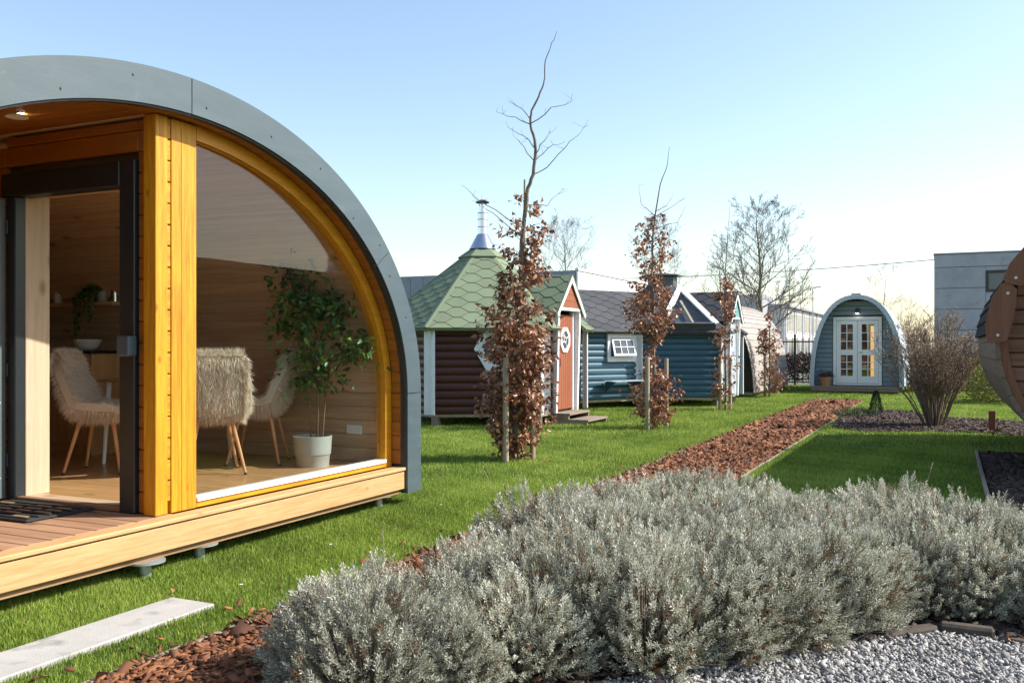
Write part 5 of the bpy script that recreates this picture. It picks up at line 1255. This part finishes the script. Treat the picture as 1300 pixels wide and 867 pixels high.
# ------------------------------------------------------------------ twiggy shrub with buds on the right lawn
def twig_shrub(name, label, loc, h, w, nstem, seed, budm='bud', nb=7, dens=1.0):
    rg = random.Random(seed); root = thing(name, label, 'shrub', loc); g = G(); cs, ds = [], []
    for i in range(nstem):
        a = rg.uniform(0, 6.283); k = rg.uniform(.15, 1)**.6; hh = h*rg.uniform(.7, 1.05)*(1-.18*k*k); e = Vector((math.cos(a)*w*k, math.sin(a)*w*k, hh)); b = Vector((math.cos(a)*w*.16*k, math.sin(a)*w*.16*k, 0))
        m1 = b.lerp(e, .45)+Vector((rg.gauss(0, .05), rg.gauss(0, .05), .10*h*k)); pts = [b, b.lerp(m1, .5)+Vector((0, 0, .05)), m1, m1.lerp(e, .55)+Vector((rg.gauss(0, .03), rg.gauss(0, .03), .03)), e]
        g.tube(pts, [.011, .009, .007, .005, .002], 5, False)
        for j in range(nb):
            f = rg.uniform(.25, .98)*4; q = int(min(3, f)); p = pts[q].lerp(pts[q+1], f-q); d = (pts[q+1]-pts[q]).normalized(); s = Vector((rg.gauss(0, 1), rg.gauss(0, 1), rg.gauss(0, .5))).normalized(); nd = (d+s*.8+Vector((0, 0, .2))).normalized(); L_ = rg.uniform(.10, .32)*h*.6
            p2 = p+nd*L_*.55+Vector((0, 0, .01)); p3 = p+nd*L_+Vector((rg.gauss(0, .02), rg.gauss(0, .02), .04)); g.tube([p, p2, p3], [.0038, .003, .0014], 3, False)
            for t_ in range(3):
                s2 = Vector((rg.gauss(0, 1), rg.gauss(0, 1), rg.gauss(.4, .6))).normalized(); e2 = p2+(nd*.6+s2*.7)*L_*.5; g.tube([p2, e2], [.0025, .0012], 3, False); cs.append(e2); ds.append(s2)
                for z_ in range(int(2*dens)): q_ = p2.lerp(e2, rg.uniform(.2, 1)); cs.append(q_); ds.append(Vector((rg.gauss(0, 1), rg.gauss(0, 1), rg.gauss(.3, .8))))
            for z_ in range(int(4*dens)): q_ = p2.lerp(p3, rg.uniform(-.3, 1)); cs.append(q_); ds.append(Vector((rg.gauss(0, 1), rg.gauss(0, 1), rg.gauss(.3, .8))))
    g.obj('stems', 'twig', root); cs = np.array([tuple(c) for c in cs]); ds = np.array([tuple(c) for c in ds]); hgt = np.clip(cs[:, 2]/h, 0, 1)
    keep = rng.uniform(size=len(cs)) < hgt*1.1; cs, ds, hgt = cs[keep], ds[keep], hgt[keep]
    put('buds', leaf_mesh('buds', cs, ds, rng.uniform(.016, .036, len(cs)), .013, budm, np.clip(rng.normal(.45, .28, len(cs)), 0, 1), .1, seed), root)
    return root
twig_shrub('budding_shrub', 'large round twiggy shrub with pinkish buds beside the camping pod', ground(1186, 541), 1.82, .95, 90, 21, nb=13)
# ground-level plants by the shrub bed
def conifer(loc, h, w, label):
    root = thing('dwarf_conifer', label, 'conifer', loc); G().tube([(0, 0, 0), (0, 0, h*.95)], [.015, .003], 6).obj('trunk', 'stem', root); cs, ds = [], []
    for i in range(1500):
        f = rng.uniform(.03, 1); a = rng.uniform(0, 6.283); r_ = w*(1-f)**.8*rng.uniform(.55, 1.05); cs.append((math.cos(a)*r_, math.sin(a)*r_, f*h)); ds.append((math.cos(a)*.7, math.sin(a)*.7, .8))
    put('needles', leaf_mesh('needles', np.array(cs), np.array(ds)+rng.normal(0, .3, (len(cs), 3)), .05, .010, 'conifer', rng.uniform(0, 1, len(cs))), root)
conifer(ground(1112, 526), .46, .15, 'small dark green cone shaped conifer beside the bark path')
def low_mound(name, label, cat, loc, rx, ry, h, m, n, L_=.06, w=.03, seed=5):
    root = thing(name, label, cat, loc); rg = np.random.default_rng(seed); g = G()
    a = rg.uniform(0, 6.283, n); e = np.arcsin(rg.uniform(0, 1, n)); k = rg.uniform(.7, 1.05, n)*(1+.15*np.sin(a*3+seed)+.1*np.sin(a*7+e*5))
    c = np.stack([np.cos(a)*np.cos(e)*rx*k, np.sin(a)*np.cos(e)*ry*k, np.sin(e)*h*k], 1); d = unit(c+1e-3)+rg.normal(0, .6, (n, 3))
    for i in range(0, n, max(1, n//60)): g.tube([(c[i, 0]*.2, c[i, 1]*.2, 0), tuple(c[i])], [.008, .002], 4, False)
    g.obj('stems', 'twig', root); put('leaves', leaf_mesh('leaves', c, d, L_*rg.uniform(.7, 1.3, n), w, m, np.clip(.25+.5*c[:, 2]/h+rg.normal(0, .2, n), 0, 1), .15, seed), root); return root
low_mound('low_shrub', 'low dark heather mound beside the dwarf conifer', 'shrub', ground(1088, 529), .42, .3, .16, 'conifer', 2600, .04, .008)
low_mound('leafy_shrub', 'yellow green leafy shrub behind the barrel sauna', 'shrub', (1.55, 25.5, 0), 1.2, 1.0, 1.55, 'hedgeleaf', 7000, .07, .04, 6)
low_mound('leafy_shrub', 'dull green leafy shrub behind the budding shrub, by the fence', 'shrub', (0.0, 31.0, 0), 1.2, .8, 1.3, 'hedgebrown', 5000, .07, .04, 7)
def hedge(label, x0, x1, y, h, d, m, n, seed):
    root = thing('hedge', label, 'hedge', ((x0+x1)/2, y, 0)); rg = np.random.default_rng(seed)
    c = np.stack([rg.uniform(x0, x1, n)-(x0+x1)/2, rg.normal(0, d*.35, n), h*rg.uniform(0, 1, n)**.6*(1+.04*rg.normal(size=n))], 1)
    put('foliage', leaf_mesh('foliage', c, rg.normal(size=(n, 3)), .12, .07, m, rg.uniform(0, 1, n), .1, seed), root); return root
hedge('brown clipped hedge beyond the black metal fence', -9.5, 3.5, 37.5, 1.05, .9, 'hedgebrown', 16000, 31)
twig_shrub('bare_brush', 'tall bare brush of thin twigs beside the concrete building wall', (-2.6, 53, 0), 4.0, 2.2, 70, 33, nb=10, dens=.5)

# ------------------------------------------------------------------ fence
fc = thing('metal_fence', 'black metal bar fence behind the pods', 'fence', (-1, 34.2, 0))
bm = G().box(-.011, .011, -.011, .011, .04, 1.68).mesh('fence_bar', 'fence'); pm = G().box(-.035, .035, -.035, .035, -.05, 1.78, .004).mesh('fence_post', 'fence')
for i in range(86):
    x = -9+i*.19
    if i % 13 == 0: put('fence_post', pm, fc, (x+.095, 0, 0))
    put('fence_bar', bm, fc, (x, 0, 0))
for z in (.18, 1.50): G().box(-9.1, 7.4, -.0105, .0105, z, z+.045).obj('fence_rail', 'fence', fc, (0, .022, 0))

# ------------------------------------------------------------------ buildings
# concrete panel building
cb = thing('concrete_building', 'grey flat roofed building of large concrete panels with a strip window', 'building', (-.75, 56.5, 0))
pz = [0, 1.1, 2.25, 3.40, 4.55, 5.70, 6.42]
wx0, wx1, wz0, wz1 = 2.55, 9.0, 4.32, 5.46
for i in range(len(pz)-1):
    for j in range(4):
        x0, x1 = j*6.2, (j+1)*6.2-.03
        z0, z1 = pz[i]+.012, pz[i+1]-.012
        for (a, b, c, d) in ([(x0, x1, z0, z1)] if not (j < 2 and z1 > wz0 and z0 < wz1) else []): G().box(a, b, 0, .12, c, d, .015).obj('wall_panel', 'concrete', cb)
        if j < 2 and z1 > wz0 and z0 < wz1:
            for a, b in ((x0, min(x1, wx0-.01)), (max(x0, wx1+.01), x1)):
                if b-a > .05: G().box(a, b, 0, .12, z0, z1, .015).obj('wall_panel', 'concrete', cb)
            if j == 0 or True:
                a, b = max(x0, wx0), min(x1, wx1)
                if z0 < wz0-.05: G().box(a, b, 0, .12, z0, wz0-.012, .012).obj('wall_panel', 'concrete', cb)
                if z1 > wz1+.05: G().box(a, b, 0, .12, wz1+.012, z1, .012).obj('wall_panel', 'concrete', cb)
G().box(.13, 24.6, .125, 14, 0, 6.35).obj('building_core', 'greywall', cb)
G().box(-.04, 24.9, -.05, 14, 6.425, 6.50, .01).obj('roof_coping', 'greywall', cb)
G().box(0, .12, .125, 14, .0, 6.41).obj('side_wall', 'concrete', cb)
w_ = G().box(wx0, wx1, -.02, .10, wz1-.13, wz1).obj('window', 'frame', cb); G().box(wx0, wx1, -.02, .10, wz0, wz0+.13).obj('window_frame', 'frame', w_)
for x in (wx0, 4.9, 6.9, wx1-.14): G().box(x, x+.14, -.019, .10, wz0+.13, wz1-.13).obj('window_frame', 'frame', w_)
for k, (a, b) in enumerate(((wx0+.14, 4.9), (5.04, 6.9), (7.04, wx1-.14))): G().box(a, b, .05, .06, wz0+.13, wz1-.13).obj('pane', 'pane_dark', w_)
# warehouse: corrugated front, white side
wh = thing('warehouse', 'long white flat roofed warehouse with grey corrugated end behind the huts', 'building', (-21, 54, 0))
for i in range(46): G().box(-.02-i*1.0-.98, -.02-i*1.0, 0, .1, 0, 6.1, .02).obj('cladding_sheet', 'corrug', wh)
for i in range(12): G().box(0, .12, .0+i*2.5, .0+i*2.5+2.48, 0, 6.05, .02).obj('side_panel', 'whitewall', wh)
G().box(-46, -.01, .12, 30, 0, 5.9).obj('building_core', 'greywall', wh); G().box(-.05, .18, -.05, 30, 6.06, 6.22, .01).obj('roof_coping', 'whitewall', wh)
# row of houses
hr = thing('house_row', 'white two storey terraced houses with dark windows beyond the fence', 'houses', (-12.7, 82, 0))
G().box(-9, -.05, 0, 32, 0, 4.75).obj('building_core', 'whitewall', hr)
G().box(-10, .35, -.3, 32.2, 4.76, 5.0, .02).obj('roof_slab', 'greywall', hr)
G().box(-9.6, -1.4, -3.0, 4.0, 0, 5.7).obj('grey_end_block', 'greywall', hr)
for i in range(6):
    y0 = 1.2+i*5.1
    G().box(-.05, .02, y0-1.0, y0-.2, 0, 4.75, .01).obj('downpipe_panel', 'greywall', hr)
    for (a, b, z0, z1) in ((.4, 1.7, 2.7, 4.3), (2.3, 3.4, 2.7, 4.3), (.4, 2.2, .4, 2.0), (2.6, 3.4, .1, 2.1)):
        w_ = G().box(-.04, .03, y0+a-.1, y0+b+.1, z0-.1, z1+.1, .01).obj('window', 'white', hr); G().box(.031, .04, y0+a, y0+b, z0, z1).obj('pane', 'pane_dark', w_)
for i in range(2):
    w_ = G().box(-5.5+i*2.6, -4.1+i*2.6, -3.04, -2.99, 2.6, 4.4, .01).obj('window', 'white', hr); G().box(-5.4+i*2.6, -4.2+i*2.6, -3.05, -3.041, 2.7, 4.3).obj('pane', 'pane_dark', w_)
# poles and cable
def pole(u, t, h, label, r_=.05, arm=False):
    e = thing('lamp_post', label, 'pole', gat(u, t)); G().tube([(0, 0, 0), (0, 0, h)], [r_, r_*.6], 10).obj('pole', 'zinc', e)
    G().tube([(0, 0, h), (.25, .1, h+.08)], .03, 8).obj('lamp_arm', 'zinc', e); G().box(.2, .5, .05, .2, h+.05, h+.12, .02).obj('lamp_head', 'zinc', e)
pole(1032, 60, 5.1, 'thin pale street lamp post left of the camping pod'); pole(994, 58, 5.0, 'thin grey street lamp post before the terraced houses', .04)
a, b = Vector((-.72, 56.45, 6.15)), P(560, 352, 78); pts = [a.lerp(b, q)-Vector((0, 0, 1.6*4*q*(1-q)*.35)) for q in np.linspace(0, 1, 24)]
tag(G().tube(pts, .022, 5).obj('overhead_cable', 'fence'), 'thin dark overhead cable running from the concrete building across the sky', 'cable')

# ------------------------------------------------------------------ small things lying about
lm_ = leaf_mesh('fallen_leaf', np.array([[0, 0, 0]]), np.array([[1, 0, .05]]), .06, .04, 'deadleaf', np.array([.5]), .2, 3)
for i, (u, v, lb, gp_) in enumerate(((966, 838, 'orange dead leaf on the gravel under the lavender', 'leaves on the gravel'), (988, 824, 'orange dead leaf on the gravel under the lavender', 'leaves on the gravel'), (838, 858, 'orange dead leaf on the gravel under the lavender', 'leaves on the gravel'), (1280, 812, 'orange dead leaf on the gravel under the lavender', 'leaves on the gravel'),
                                    (517, 670, 'orange dead leaf lying on the lawn near the bark edging', 'leaves on the lawn'), (222, 750, 'orange dead leaf lying on the lawn near the bark edging', 'leaves on the lawn'), (558, 690, 'orange dead leaf lying on the lawn near the bark edging', 'leaves on the lawn'), (700, 585, 'orange dead leaf lying on the lawn near the bark edging', 'leaves on the lawn'))):
    p = ground(u, v, .03); tag(put('fallen_leaf', lm_, None, (p.x, p.y, .034), rng.uniform(0, 6)), lb, 'leaf', gp_)
for i, (u, v) in enumerate(((306, 741), (470, 700), (420, 690), (560, 640))):
    p = ground(u, v, .05); d = thing('daisy', 'tiny white daisy in the lawn', 'flower', (p.x, p.y, 0), 0, 'daisies in the lawn')
    G().tube([(0, 0, 0), (0, 0, .045)], .0015, 4).obj('stalk', 'conifer', d); G().lathe([(.003, .045), (.010, .049), (.003, .051)], 10).obj('petals', 'white', d)
